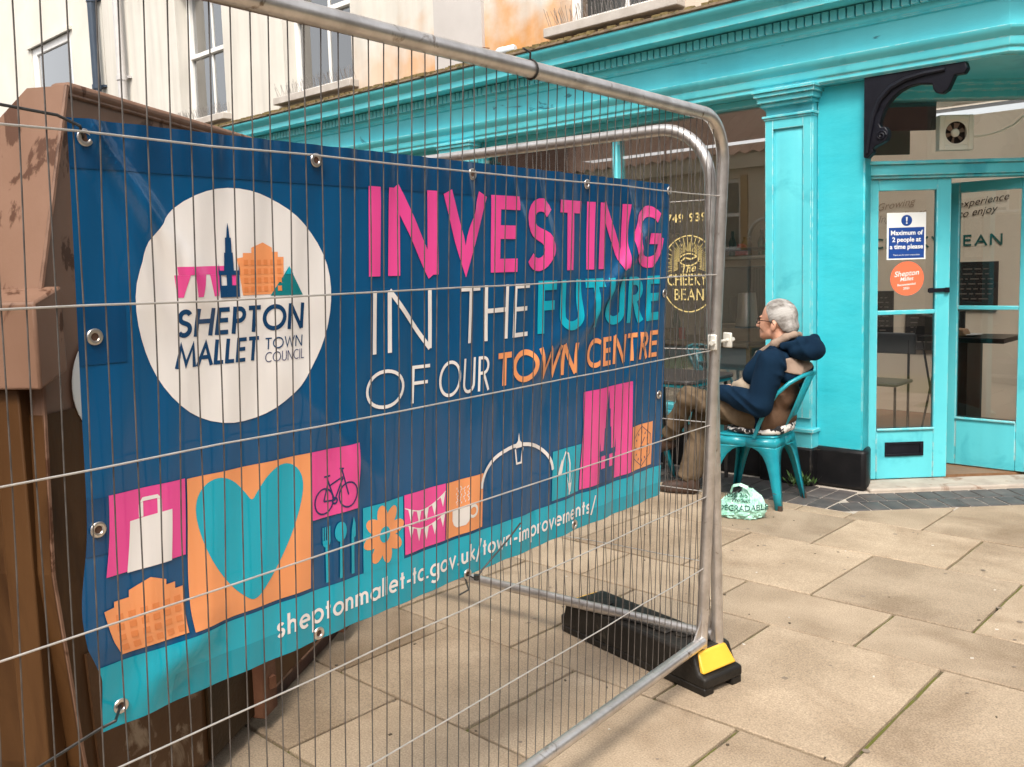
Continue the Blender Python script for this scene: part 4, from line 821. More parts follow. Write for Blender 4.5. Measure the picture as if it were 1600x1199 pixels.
art('coffee_cup', cp, BWHT, 1)
art('lamp_arch', stroke([(-1.050 + .148 * math.cos(R(a)), .955 + .092 * math.sin(R(a)) - .008 * math.cos(R(a))) for a in range(180, -1, -8)], .0095), BWHT, 1)
art('lamp', [[(-1.067, 1.040), (-1.040, 1.040), (-1.042, 1.052), (-1.049, 1.058), (-1.053, 1.078), (-1.057, 1.058), (-1.065, 1.052)]] + stroke([(-1.068, 1.038), (-1.062, 1.000), (-1.044, 1.000), (-1.038, 1.038)], .0052), BWHT, 2)
art('tile', [rect(.903, .770, .866, 1.002)], TEAL, 0)
sn = stroke([(-.862, .935), (-.850, .975), (-.842, .990), (-.830, .985), (-.822, .955), (-.820, .900), (-.822, .868)], .005) + [[(-.878, .930), (-.860, .930), (-.852, .958), (-.858, .975), (-.868, .955)], [(-.826, .90), (-.836, .925), (-.823, .875), (-.815, .875), (-.806, .928), (-.813, .90)]]
art('snowdrop', sn, BWHT, 1)
art('tile', [rect(.765, .497, .868, 1.147)], PINK, 0); art('market_cross', cross_(-.632, .866, 1.135, .070), vinyl('logo_navy2', (.003, .06, .17)), 1)
art('tile', [rect(.493, .366, .868, 1.006)], ORNG, 0)
ck_ = stroke([(-.4295 + .058 * math.sin(R(60 * i)), .937 + .062 * math.cos(R(60 * i))) for i in range(6)], .0022, True) + stroke([(-.445, .925), (-.412, .963)], .003) + stroke([(-.428, .934), (-.406, .933)], .0035)
for i in range(12): a = R(30 * i); ck_ += stroke([(-.4295 + .034 * math.sin(a), .937 + .040 * math.cos(a)), (-.4295 + .041 * math.sin(a), .937 + .048 * math.cos(a))], .0045)
art('clock', ck_, INDG, 1)
EYE = mat('nickel', (.62, .58, .54), (.70, .66, .62), rough=.28, metal=.9, scale=30); HOLE = mat('eyelet_hole', (.10, .05, .03), rough=.8)
for (s, z) in ((2.143, 1.708), (1.696, 1.707), (1.242, 1.709), (.769, 1.712), (.322, 1.716), (2.140, 1.404), (2.150, 1.096), (2.132, .784), (1.704, .770), (1.248, .762), (.788, .774), (.333, 1.404), (.338, 1.086)):
    c = bpos(s, z, .0042); ring = MB(); nr, ns = 18, 8; e2 = AU.normalized()
    for i in range(nr):
        a = 2 * math.pi * i / nr; d = AD * math.cos(a) + e2 * math.sin(a)
        for j in range(ns): q = 2 * math.pi * j / ns; ring.v.append(tuple(c + d * (.0098 + .0036 * math.cos(q)) + NRM * (.0022 * math.sin(q))))
    for i in range(nr):
        for j in range(ns): ring.f.append((i * ns + j, ((i + 1) % nr) * ns + j, ((i + 1) % nr) * ns + (j + 1) % ns, i * ns + (j + 1) % ns))
    ey = ring.build('eyelet', EYE, ban)
    MB().lathe([(.0066, -.0002), (.0066, .0002)], c - NRM * .0012, 14, NRM).build('hole', HOLE, ey)
# cable ties
BLK = blackish()
def tie(pts, r, label): MB().tube(pts, r, 7).build('cable_tie', BLK, label=label, cat='cable tie', group=None)
tie([bpos(1.248, .760, .001), fa(1.246, .755, .008), fa(1.235, .775, .014), fa(1.20, .80, .02), fa(1.150, .835, .028), fa(1.105, .865, .03)], .0022, 'black cable tie with its long tail sticking up across the web address')
MB().lathe([(.007, -.006), (.007, .006)], fa(1.246, .760, .008), 8, AU).build('cable_tie', BLK, label='knobbly black cable tie head at the bottom hem eyelet under the tail', cat='cable tie')
tie([bpos(1.252, .752, 0), fa(1.27, .735, .004), fa(1.295, .726, -.006)], .0022, 'short black cable tie loop hanging below the bottom hem')
a_ = [fa(1.055 + .003 * math.cos(q), 1.965 + .0222 * math.cos(q), .0222 * math.sin(q)) for q in [2 * math.pi * i / 16 for i in range(17)]]
tie(a_ + [fa(1.07, 2.0, .01), fa(1.10, 2.005, .012)], .0026, 'black cable tie wrapped round the top rail of the fence')
tie([bpos(2.133, .784, .003), fa(2.150, .778, .006), fa(2.17, .770, -.004), fa(2.26, .72, -.05), fa(2.45, .62, -.08), fa(2.8, .5, -.1)], .0026, 'black cord tying the lower left banner corner back')
tie([bpos(2.145, 1.708, .002), fa(2.16, 1.722, .003), fa(2.19, 1.735, -.004), fa(2.28, 1.742, -.006), fa(2.5, 1.745, -.006)], .0024, 'dark cord tying the top left banner eyelet to the fence')

# ------------------------------------------------------------------ skip behind the banner
SE = Vector((-.5408, .8412, 0)); SN = Vector((.8412, .5408, 0)); SB = Vector((.15, -4.90, 0))
def sp(a, z, o=0.0): return SB + SE * a + SN * o + ZZ * z
skip = thing('skip', sp(.9, 0, -.7), 'rusty brown steel waste skip standing behind the banner', 'skip')
near = [(0.0, 1.945), (-.152, 1.45), (-.165, 1.21), (-.180, .84), (-.125, .36), (-.02, .06)]
side = near + [(1.36, .075), (1.95, .62), (2.0, 1.945)]
MB().prism([sp(a, z, 0) for a, z in side], SN * -.03).build('side_panel', SKIPM(), skip, bevel=.006)
MB().prism([sp(a, z, -1.6) for a, z in side], SN * -.03).build('side_panel', SKIPM(), skip)
for q in (near, [(.0, 1.925), (2.0, 1.925)], [(.82, .08), (1.36, .08), (1.95, .62)]):
    MB().tube([sp(a, z, .003) for a, z in q], .006, 6).build('weld_seam', SKIPM(), skip)
# near end wall with its sloping top corner
b = MB()
for (a0, z0), (a1, z1) in zip(near, near[1:]):
    t0 = -.03; o0 = 0.001
    b.add([sp(a0 - .002, z0, .001), sp(a1 - .002, z1, .001), sp(a1 - .002, z1, -1.62), sp(a0 - .002, z0 if z0 < 1.9 else 1.45, -1.62)] if z0 < 1.9 else
          [sp(-.002, 1.945, .001), sp(a1 - .002, z1, .001), sp(a1 - .002, z1, -1.62), sp(-.12, 1.55, -1.62), sp(-.12, 1.55, -.46), sp(-.002, 1.945, -.10)], [(0, 1, 2, 3)] if z0 < 1.9 else [(0, 1, 2, 3, 4, 5)])
b.build('end_panel', SKIPM(), skip)
DIRT_SHADE = mat('dirty_shaded_skip_paint', (.062, .026, .008), (.095, .044, .016), rough=.5, spec=.2, scale=2.5, detail=8, bump=.5, bscale=10, c3=(.030, .011, .003), s3=4.0, lo3=.50, hi3=.70, stretch=(1.8, 1.8, .4))  # dirt and rust, plus the shade on the lower skip put into the colour
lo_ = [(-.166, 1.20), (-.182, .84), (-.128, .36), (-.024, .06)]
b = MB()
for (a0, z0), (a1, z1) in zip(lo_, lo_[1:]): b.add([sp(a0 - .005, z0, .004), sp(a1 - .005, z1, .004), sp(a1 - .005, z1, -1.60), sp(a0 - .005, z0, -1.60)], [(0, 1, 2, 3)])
b.build('lower_end_panel', DIRT_SHADE, skip)
MB().prism([sp(a, z, .0005) for a, z in lo_ + [(1.35, .078), (1.35, 1.20)]], SN * .004).build('lower_side_panel', DIRT_SHADE, skip)
MB().prism([sp(a, z, 0) for a, z in ((1.955, .62), (2.0, 1.945), (1.99, 1.945), (1.94, .62))], SN * -1.6).build('end_panel', SKIPM(), skip)
MB().prism([sp(.0, 1.925, .012), sp(.0, 1.955, .012), sp(.0, 1.955, -.045), sp(.0, 1.925, -.045)], SE * 2.0).build('top_rim', SKIPM(), skip, bevel=.012)
MB().prism([sp(-.225, 1.452, .045), sp(-.225, 1.452, -1.5), sp(-.13, 1.485, -1.5), sp(-.13, 1.485, .045)], (0, 0, -.19)).build('end_channel', SKIPM(), skip, bevel=.006)
MB().prism([sp(-.20, 1.262, -.03), sp(-.20, 1.262, -.10), sp(-.14, 1.262, -.10), sp(-.14, 1.262, -.03)], (0, 0, -1.2)).build('end_stiffener', DIRT_SHADE, skip, bevel=.004)  # darker paint carries the shading below the channel
for a0, a1, mt in ((.70, .80, RUSTM()), (1.42, 1.50, RUSTM())):
    MB().prism([sp(a0, .055, .006), sp(a1, .055, .006), sp(a1, 1.92, .006), sp(a0, 1.92, .006)], SN * .045).build('side_rib', mt, skip, bevel=.006)
MB().prism([sp(-.08, .30, .005), sp(.38, .075, .005), sp(.40, .50, .005), sp(-.10, .62, .005)], SN * .006).build('scraped_plate', SCRAPE(), skip)
MB().prism([sp(.42, .07, .005), sp(.70, .07, .005), sp(.70, .62, .005), sp(.42, .62, .005)], SN * .010).build('dark_plate', mat('dark_brown_steel', (.018, .009, .003), (.034, .018, .007), rough=.5, spec=.2, scale=5, bump=.4), skip)  # very dark brown plate beside the rust rib
rp = [(.86, .0), (1.58, .0), (1.68, .03), (1.75, .09), (1.77, .17), (1.70, .26), (.86, .26)]
MB().prism([sp(a, z, -.02) for a, z in rp], SN * -.5).build('skid', mat('skid_steel', (.030, .009, .007), (.065, .022, .015), rough=.55, scale=6, bump=.5), skip, bevel=.01)
MB().prism([sp(-.10, .07, -.05), sp(1.4, .07, -.05), sp(1.4, .07, -1.58), sp(-.10, .07, -1.58)], (0, 0, .02)).build('floor', RUSTM(), skip)
MB().lathe([(.125, 0), (.125, .002)], sp(.055, 1.245, .006), 36, SN).build('sticker', mat('white_sticker', (.80, .78, .74), rough=.5), skip)
MB().box(-.012, .012, -.012, .012, -.02, .02).build('bolt', RUSTM(), skip, loc=sp(.755, .16, .052))

edge_wear(SKIPM(), (.050, .020, .010), .007, .46); edge_wear(SCRAPE(), (.05, .02, .01), .01, .45)
# ------------------------------------------------------------------ chairs, table
CT = mat('chair_turquoise', (.006, .225, .29), (.012, .28, .34), rough=.3, scale=8, c3=(.16, .06, .025), s3=14, lo3=.68, hi3=.71, bump=.15)
def chair(org, rot, label, cushion_label):
    Rm = Matrix.Rotation(rot, 3, 'Z'); o3 = Vector(org)
    W = lambda x, y, z: o3 + Rm @ Vector((x, y, z))          # local: faces -x, +y far side
    root = thing('metal_chair', org, label, 'chair', 'turquoise metal cafe chairs')
    feet = [(.225, -.195), (.225, .195), (-.275, .235), (-.275, -.235)]; top = [(.165, -.150), (.165, .150), (-.185, .180), (-.185, -.180)]; zt = .425
    for i in range(4):                                        # each leg: two pressed half-sides meeting at the corner
        b = MB()
        for j in ((i + 1) % 4, (i - 1) % 4):
            def q(u, v):                                      # u from corner i towards corner j, v height 0..1
                bx_ = [feet[i][k] + (top[i][k] - feet[i][k]) * v for k in (0, 1)]; ex = [feet[j][k] + (top[j][k] - feet[j][k]) * v for k in (0, 1)]
                return W(bx_[0] + (ex[0] - bx_[0]) * u, bx_[1] + (ex[1] - bx_[1]) * u, zt * v)
            inner = [(.065, 0), (.092, .25), (.125, .50), (.16, .64), (.21, .74), (.28, .81), (.38, .855), (.50, .87)]
            outer = [(0, 0), (0, .25), (0, .5), (0, .64), (0, .74), (0, .81), (0, .855), (0, .87)]
            iv = [q(*p) for p in inner]; ov = [q(*p) for p in outer]; n = len(iv); b.add(ov + iv, [(k, k + 1, n + k + 1, n + k) for k in range(n - 1)])
            b.add([q(0, .87), q(.5, .87), q(.5, 1), q(0, 1)], [(0, 1, 2, 3)])
        o_ = b.build('leg', CT, root); s = o_.modifiers.new('s', 'SOLIDIFY'); s.thickness = .006; s.offset = 0
        f = Vector((feet[i][0], feet[i][1])); MB().lathe([(.016, 0), (.014, .03)], W(f.x * .97, f.y * .97, 0), 8).build('foot_cap', mat('foot_rubber', (.05, .03, .02), rough=.8), root)
    pts = []
    for (cx, cy), a0 in (((.125, -.125), 270), ((.125, .125), 0), ((-.145, .155), 90), ((-.145, -.155), 180)):
        for a in range(0, 91, 15): pts.append(W(cx + .045 * math.cos(R(a0 + a)), cy + .030 * math.sin(R(a0 + a)), .425))
    MB().prism(pts, (0, 0, .016)).build('seat', CT, root, bevel=.006)
    hoop = [(.050, -.185, .432), (.090, -.200, .52), (.140, -.208, .62), (.200, -.200, .71), (.265, -.165, .775), (.315, -.10, .812), (.330, 0, .822)]
    hp = hoop + [(x, -y, z) for x, y, z in hoop[-2::-1]]
    MB().tube([W(*p) for p in hp], .0125, 12).build('back_hoop', CT, root)
    v = [W(.160, -.050, .435), W(.160, .050, .435), W(.245, .055, .62), W(.325, .062, .81), W(.325, -.062, .81), W(.245, -.055, .62)]
    o_ = MB().add(v, [(0, 1, 2, 5), (5, 2, 3, 4)]).build('splat', CT, root); s = o_.modifiers.new('s', 'SOLIDIFY'); s.thickness = .006
    # cushion
    pat = mat('black_and_white_print', (.012, .012, .014), (.74, .70, .66), rough=.9, scale=21, detail=1.0, lo=.50, hi=.52, dist=.8)
    me_ = sdf_mesh('cushion', [ell((0.01, -.07, .462), (.185, .11, .028)), ell((0.01, .07, .462), (.185, .11, .028)), ell((.12, 0, .475), (.08, .15, .032)), rcone((.165, -.11, .49), (.175, .10, .50), .022, .02)], .008, .03)
    for vv in me_.vertices: vv.co = W(*vv.co)
    link('seat_cushion', me_, pat, None, label=cushion_label, cat='cushion', group='printed seat cushions')
    return root
chair((-.385, -.60, 0), R(4), 'turquoise metal chair with rust chips that the man sits on', 'black and white printed cushion under the seated man')
chair((-1.42, -.60, 0), R(184), 'turquoise metal chair pushed under the far side of the table', 'black and white printed cushion on the chair behind the table')
tb = thing('cafe_table', (-1.12, -.43, 0), 'small cafe table with dark top and turquoise edge beside the seated man', 'table')
def rrect(x0, x1, y0, y1, r, z): return [(cx + r * math.cos(R(a0 + a)), cy + r * math.sin(R(a0 + a)), z) for cx, cy, a0 in ((x1 - r, y0 + r, 270), (x1 - r, y1 - r, 0), (x0 + r, y1 - r, 90), (x0 + r, y0 + r, 180)) for a in range(0, 91, 15)]
DT = mat('dark_tabletop', (.022, .020, .020), (.045, .04, .038), rough=.35, scale=20)
MB().prism(rrect(-1.42, -.80, -.735, -.13, .07, .712), (0, 0, .026)).build('table_top', DT, tb, bevel=.006); MB().prism(rrect(-1.405, -.815, -.72, -.145, .06, .690), (0, 0, .021)).build('edge', CT, tb, bevel=.004)
for x, y in ((-1.37, -.69), (-.86, -.69), (-.86, -.18), (-1.37, -.18)): MB().tube([(x, y, .69), (x, y, .0)], .014, 8).build('leg', DT, tb)

# ------------------------------------------------------------------ seated man
man = thing('person', (-.38, -.60, .46), 'seated man in navy hooded jacket, brown trousers and glasses with short grey hair', 'person')
YC = -.60
SKIN = mat('skin', (.50, .25, .165), (.60, .33, .23), rough=.5, scale=26, bump=.25, bscale=120, spec=.35)
cran = ell((-.246, YC, 1.163), (.107, .080, .099), .10)
body = [cran, ell((-.306, YC, 1.110), (.060, .060, .088)), ell((-.330, YC, 1.050), (.040, .038, .030)), rcone((-.275, YC - .03, 1.06), (-.340, YC - .005, 1.042), .036, .026), rcone((-.275, YC + .03, 1.06), (-.340, YC + .005, 1.042), .036, .026),
        rcone((-.364, YC, 1.142), (-.391, YC, 1.106), .008, .011), ell((-.385, YC, 1.100), (.012, .017, .009)), ell((-.368, YC, 1.073), (.010, .020, .0065)), ell((-.366, YC, 1.060), (.010, .018, .0065)), ell((-.362, YC, 1.037), (.014, .018, .013)), ell((-.353, YC, 1.158), (.016, .046, .009)), ell((-.352, YC - .031, 1.133), (.010, .013, .009)), ell((-.352, YC + .031, 1.133), (.010, .013, .009)), ell((-.340, YC - .034, 1.100), (.020, .020, .022)), ell((-.340, YC + .034, 1.100), (.020, .020, .022)),
        rcone((-.235, YC, 1.07), (-.225, YC, .93), .056, .063), ell((-.246, YC - .081, 1.105), (.019, .010, .033), .2), ell((-.246, YC + .081, 1.105), (.019, .010, .033), .2),
        rcone((-.30, YC, .56), (-.24, YC, .86), .095, .10), rcone((-.22, YC - .13, .88), (-.22, YC + .13, .88), .06, .06), rcone((-.31, YC - .08, .53), (-.31, YC + .08, .53), .085, .085)]
LSH, LEL, LWR = (-.205, YC - .185, .890), (-.262, YC - .235, .650), (-.540, YC - .165, .692); RSH, REL, RWR = (-.225, YC + .185, .890), (-.300, YC + .235, .665), (-.560, YC + .03, .700)
body += [rcone(LSH, LEL, .048, .042), rcone(LEL, LWR, .040, .026), rcone(RSH, REL, .048, .042), rcone(REL, RWR, .040, .026)]
LHP, LKN, LAN = (-.36, YC - .09, .545), (-.800, YC - .15, .640), (-1.03, YC - .02, .32); RHP, RKN, RAN = (-.36, YC + .09, .545), (-.800, YC + .02, .515), (-.82, YC - .12, .10)
body += [rcone(LHP, LKN, .070, .050), rcone(LKN, LAN, .048, .034), rcone(RHP, RKN, .070, .050), rcone(RKN, RAN, .048, .034)]
def hand(wr, d, side):
    w_ = np.array(wr); d = np.array(d) / np.linalg.norm(d); up_ = np.array((0, 0, 1.0)); sd_ = np.cross(d, up_) * side; o_ = [ell(tuple(w_ + d * .045), (.042, .030, .018))]
    for k, (ln, of) in enumerate(((.070, .026), (.078, .009), (.073, -.009), (.058, -.025))):
        kn = w_ + d * .082 + sd_ * of; mid = kn + d * ln * .5 - up_ * .010; o_ += [rcone(tuple(w_ + d * .05 + sd_ * of * .8), tuple(kn), .011, .010), rcone(tuple(kn), tuple(mid), .0098, .009), rcone(tuple(mid), tuple(mid + d * ln * .32 - up_ * .028), .009, .0078)]
    th_ = w_ + d * .022 + sd_ * .026; o_ += [rcone(tuple(th_), tuple(th_ + d * .035 + sd_ * .018), .012, .0105), rcone(tuple(th_ + d * .035 + sd_ * .018), tuple(th_ + d * .065 + sd_ * .012 - up_ * .008), .0105, .009)]
    return o_
body += hand(LWR, (-.85, .35, .12), 1) + hand(RWR, (-.85, -.35, .02), -1)
bo = link('body', sdf_mesh('body', body, .0055, .009), SKIN, man)
# hair: thin shell over the skull behind a receding hairline
xs_ = np.array([-.40, -.345, -.325, -.312, -.300, -.286, -.274, -.266, -.258, -.242, -.224, -.200, -.165, -.10]); zs_ = np.array([1.30, 1.262, 1.250, 1.228, 1.200, 1.165, 1.130, 1.108, 1.140, 1.142, 1.118, 1.078, 1.058, 1.05])
def hairfn(P, V):
    zl = np.interp(P[..., 0], xs_, zs_) + .004 * np.sin(P[..., 0] * 300) ; q = P[..., 0] * 210 + 60 * P[..., 2] + 5 * np.sin(P[..., 2] * 70 + P[..., 1] * 50)
    return np.maximum(V + .0010 * np.abs(np.sin(q)) + .0007 * np.sin(P[..., 2] * 330 - P[..., 0] * 190 + P[..., 1] * 120), (zl - P[..., 2]) * .8)
HAIR = mat('grey_hair', (.115, .098, .085), (.27, .25, .23), rough=.75, scale=130, detail=4, lo=.3, hi=.7, stretch=(.35, 1, .9), bump=.7, bscale=260, spec=.2, c3=(.42, .40, .38), s3=9, lo3=.48, hi3=.62)
link('hair', sdf_mesh('hair', [ell((-.244, YC, 1.165), (.113, .0855, .1045), .10), ell((-.19, YC, 1.10), (.066, .066, .055))], .0045, .02, hairfn), HAIR, man)
GLM = mat('spectacle_frame', (.03, .012, .008), rough=.25)
b = MB()
for sg in (-1, 1):
    c = Vector((-.372, YC + sg * .033, 1.131)); pts = [c + Vector((.004 * abs(math.cos(t)), .024 * math.cos(t), .016 * math.sin(t))) for t in [2 * math.pi * i / 20 for i in range(21)]]; b.tube(pts, .0026, 6)
    b.tube([(-.366, YC + sg * .056, 1.136), (-.345, YC + sg * .070, 1.138), (-.30, YC + sg * .080, 1.136), (-.250, YC + sg * .088, 1.130), (-.238, YC + sg * .088, 1.112)], .0030, 6)
b.tube([(-.374, YC - .009, 1.135), (-.378, YC, 1.138), (-.374, YC + .009, 1.135)], .0028, 6); b.build('glasses', GLM, man)
def folds(a=.006, f=40, d1=(.5, .2, .85), d2=(.9, .4, -.5)):
    """sharp-crested cloth creases: two warped families of ridges that fade in and out"""
    d1 = np.array(d1); d2 = np.array(d2)
    def g(P, V):
        u, v = P @ d1, P @ d2; x, y, z = P[..., 0], P[..., 1], P[..., 2]
        w1 = 1.6 * np.sin(v * 15 + 2 * np.sin(z * 9)) + 1.1 * np.sin(y * 23 + x * 11); m1 = np.clip(.55 + .6 * np.sin(v * 19 + y * 13 + 1), 0, 1)
        w2 = 1.5 * np.sin(u * 17 + 1.5 * np.sin(x * 12)); m2 = np.clip(.35 + .7 * np.sin(u * 13 + y * 21 + 4), 0, 1)
        return V + a * (np.abs(np.sin(u * f * .5 + w1)) - .55) * m1 + a * .7 * (np.abs(np.sin(v * f * .42 + w2)) - .55) * m2
    return g
CL = dict(rough=.92, spec=.12, bump=.35, bscale=210)
JNAVY = mat('navy_jacket', (.0028, .013, .031), (.0045, .019, .042), scale=7, **CL); TAUP = mat('taupe_lining', (.26, .185, .14), (.34, .25, .195), scale=10, **CL); BRWN = mat('brown_jacket', (.090, .052, .032), (.135, .080, .051), scale=9, **CL); TROU = mat('khaki_trousers', (.088, .062, .038), (.135, .096, .062), scale=12, **CL)
tor = [rcone((-.315, YC, .62), (-.245, YC, .86), .110, .110), ell((-.275, YC, .78), (.120, .160, .15)), rcone((-.205, YC - .12, .890), (-.215, YC + .12, .890), .080, .080), rcone((-.235, YC, .93), (-.23, YC, .985), .080, .072), rcone((-.295, YC - .065, .555), (-.295, YC + .065, .555), .116, .116), rcone((-.235, YC - .05, .68), (-.235, YC + .05, .68), .090, .090), rcone((-.15, YC - .08, .83), (-.15, YC + .08, .83), .075, .075), rcone((-.325, YC - .075, .905), (-.385, YC - .085, .80), .055, .062), rcone((-.325, YC + .075, .905), (-.385, YC + .085, .80), .055, .062)]
jf = folds(.010, 46)
def patch(region, t=.004): return lambda P, V: np.maximum(jf(P, V) - t, sd(region, P))
link('jacket', sdf_mesh('jacket', tor, .0065, .025, jf), JNAVY, man)
slv = folds(.011, 62, (.35, .1, .93), (.95, .2, .2))
for nm, pr in (('L', [rcone((-.205, YC - .135, .900), LSH, .076, .082), rcone(LSH, LEL, .088, .080), rcone(LEL, (-.40, YC - .205, .668), .082, .068), rcone((-.40, YC - .205, .668), (-.520, YC - .172, .690), .062, .054)]), ('R', [rcone(RSH, REL, .080, .070), rcone(REL, (-.54, YC + .025, .700), .068, .052)])):
    link('sleeve', sdf_mesh('sleeve', pr, .006, .02, slv), JNAVY, man)
link('cuff', sdf_mesh('cuff', [rcone((-.512, YC - .176, .689), (-.545, YC - .163, .692), .055, .050)], .005, .01, folds(.003, 120)), JNAVY, man)
link('jacket_skirt', sdf_mesh('jacket_skirt', tor, .0065, .025, patch(ell((-.205, YC, .590), (.26, .19, .235)))), BRWN, man)
link('shoulder_patch', sdf_mesh('shoulder_patch', tor, .006, .025, patch(ell((-.075, YC - .10, .868), (.12, .19, .045), .25), .009)), TAUP, man)
hfo = folds(.010, 58, (.3, .5, .8), (.8, -.4, .4)); hcut = ell((-.125, YC, 1.055), (.075, .085, .062), -.35)
link('hood', sdf_mesh('hood', [ell((-.085, YC, .970), (.100, .135, .068), -.30), ell((-.030, YC, .958), (.062, .110, .060), -.2), rcone((-.060, YC - .085, 1.020), (-.060, YC + .085, 1.020), .030, .030), rcone((-.060, YC - .085, 1.020), (-.165, YC - .115, .985), .028, .024), rcone((-.060, YC + .085, 1.020), (-.165, YC + .115, .985), .028, .024)], .0055, .018, lambda P, V: np.maximum(hfo(P, V), -sd(hcut, P))), JNAVY, man)
link('coat_collar', sdf_mesh('coat_collar', [rcone((-.330, YC - .070, .905), (-.235, YC - .112, .965), .030, .032), rcone((-.330, YC + .070, .905), (-.235, YC + .112, .965), .030, .032)], .0055, .015, folds(.006, 70)), JNAVY, man)
link('collar', sdf_mesh('collar', [rcone((-.335, YC - .055, .935), (-.225, YC - .100, 1.000), .026, .026), rcone((-.225, YC - .100, 1.000), (-.165, YC - .082, 1.040), .026, .022), rcone((-.165, YC - .082, 1.040), (-.135, YC - .03, 1.052), .022, .020), rcone((-.135, YC - .03, 1.052), (-.165, YC + .082, 1.040), .020, .022), rcone((-.335, YC + .055, .935), (-.165, YC + .082, 1.04), .026, .022), rcone((-.345, YC - .05, .925), (-.345, YC + .05, .925), .026, .026)], .005, .015, folds(.005, 90)), TAUP, man)
link('fleece', sdf_mesh('fleece', [rcone((-.415, YC - .03, .80), (-.42, YC - .05, .745), .048, .055), rcone((-.43, YC - .09, .735), (-.50, YC - .06, .715), .048, .042), ell((-.375, YC, .90), (.040, .060, .045))], .0055, .02, folds(.011, 70, (.7, .2, .7), (.3, .9, -.3))), mat('beige_fleece', (.32, .255, .19), (.40, .325, .25), scale=20, **CL), man)
tr = [rcone((-.30, YC - .07, .54), (-.30, YC + .07, .54), .100, .100), rcone(LHP, LKN, .092, .070), rcone(LKN, (-1.00, YC - .045, .38), .068, .062), rcone(RHP, RKN, .092, .070), rcone(RKN, (-.815, YC - .105, .14), .070, .076)]
link('trousers', sdf_mesh('trousers', tr, .0065, .018, folds(.017, 60, (.8, .3, .55), (.2, .5, .85))), TROU, man)
SHOE = mat('brown_shoe', (.035, .017, .010), (.06, .03, .018), rough=.5, scale=14)
link('shoe', sdf_mesh('shoe', [rcone((-.80, YC - .115, .05), (-.96, YC - .165, .035), .050, .040), rcone((-.80, YC - .115, .085), (-.83, YC - .125, .06), .045, .045), ell((-.90, YC - .145, .022), (.13, .05, .022), .3, 'z')], .006, .012), SHOE, man)
link('shoe', sdf_mesh('shoe', [rcone((-1.03, YC - .02, .30), (-1.16, YC - .04, .24), .046, .038), rcone((-1.03, YC - .02, .33), (-1.06, YC - .02, .30), .044, .044)], .006, .012), SHOE, man)

# ------------------------------------------------------------------ carrier bag and weed
def crumple(seed=11):
    q = random.Random(seed); bm = bmesh.new(); rings = [(0.0, .93), (.22, 1.06), (.48, 1.0), (.74, .80), (.92, .50), (1.05, .20)]; n = 20; V_ = []
    for zz, f in rings:
        row = []
        for k in range(n):
            a = 2 * math.pi * k / n; st = 1 + .34 * max(0, math.cos(a - .25)) ** 5 * (0.3 + zz); jt = 1 + q.uniform(-.10, .10)
            hz_ = .112 + .055 * max(0, math.cos(a - .25)) ** 5
            row.append(bm.verts.new((-.315 + .145 * math.cos(a) * f * st * jt, -1.0 + .105 * math.sin(a) * f * jt, max(.002, zz * hz_ + q.uniform(-.012, .012) * (zz > 0)))))
        V_.append(row)
    for r_ in range(len(rings) - 1):
        for k in range(n): bm.faces.new((V_[r_][k], V_[r_][(k + 1) % n], V_[r_ + 1][(k + 1) % n], V_[r_ + 1][k]))
    bm.faces.new(V_[-1]); bmesh.ops.triangulate(bm, faces=bm.faces)
    for amp in (.0075, .004):
        bmesh.ops.subdivide_edges(bm, edges=bm.edges, cuts=1, use_grid_fill=True); bm.normal_update()
        for v in bm.verts: v.co += v.normal * q.uniform(-amp, amp); v.co.z = max(.001, v.co.z)
    bmesh.ops.triangulate(bm, faces=bm.faces); bmesh.ops.recalc_face_normals(bm, faces=bm.faces)
    me_ = bpy.data.meshes.new('sack'); bm.to_mesh(me_); bm.free(); return me_
MINT = mat('mint_carrier_bag', (.26, .54, .42), (.42, .68, .57), rough=.25, scale=9, bump=.7, bscale=45)
bme = crumple()
bag = thing('carrier_bag', (-.30, -1.0, 0), 'crumpled mint green biodegradable carrier bag on the paving under the chair', 'bag')
bagb = link('sack', bme, MINT, bag)
b = MB()
for q in ([(-.345, -1.02, .135), (-.325, -1.03, .180), (-.28, -1.03, .195), (-.235, -1.02, .180), (-.210, -1.01, .13)],):
    pts = [Vector(a) for a in q]; nrm = Vector((.3, -.7, .5)).normalized()
    for i in range(len(pts) - 1):
        d = (pts[i + 1] - pts[i]).normalized().cross(nrm) * .010; b.add([pts[i] - d, pts[i] + d, pts[i + 1] + d, pts[i + 1] - d], [(0, 1, 2, 3)])
b.build('handle', MINT, bag)
bv = BVHTree.FromPolygons([v.co for v in bme.vertices], [p.vertices for p in bme.polygons])
VD = Vector((-.46, .86, -.22)).normalized(); VR = Vector((.88, .47, 0)).normalized(); VU = VR.cross(VD).normalized(); VU = VU if VU.z > 0 else -VU
def onbag(cx, cz, cu=0.0):
    c0 = Vector((-.30, -1.0, .08)) + VR * cx + VU * cz
    def f(x, y):
        p = c0 + VR * x + VU * (y + cu * x * x); h_ = bv.ray_cast(p - VD * .6, VD); return (h_[0] - VD * .004) if h_[0] else p - VD * .12
    return f
INK = mat('dark_green_print', (.01, .07, .055), rough=.5)
text_obj('BIODEGRADABLE', .046, onbag(-.015, -.050, .55), 'lettering', INK, bag, bold=.0006)
text_obj('100% Bio', .036, onbag(-.02, .030, -.5), 'lettering', INK, bag, bold=.0004); text_obj('Product', .032, onbag(.01, .002, .2), 'lettering', INK, bag, bold=.0004)
wd = MB(); r_ = random.Random(3)
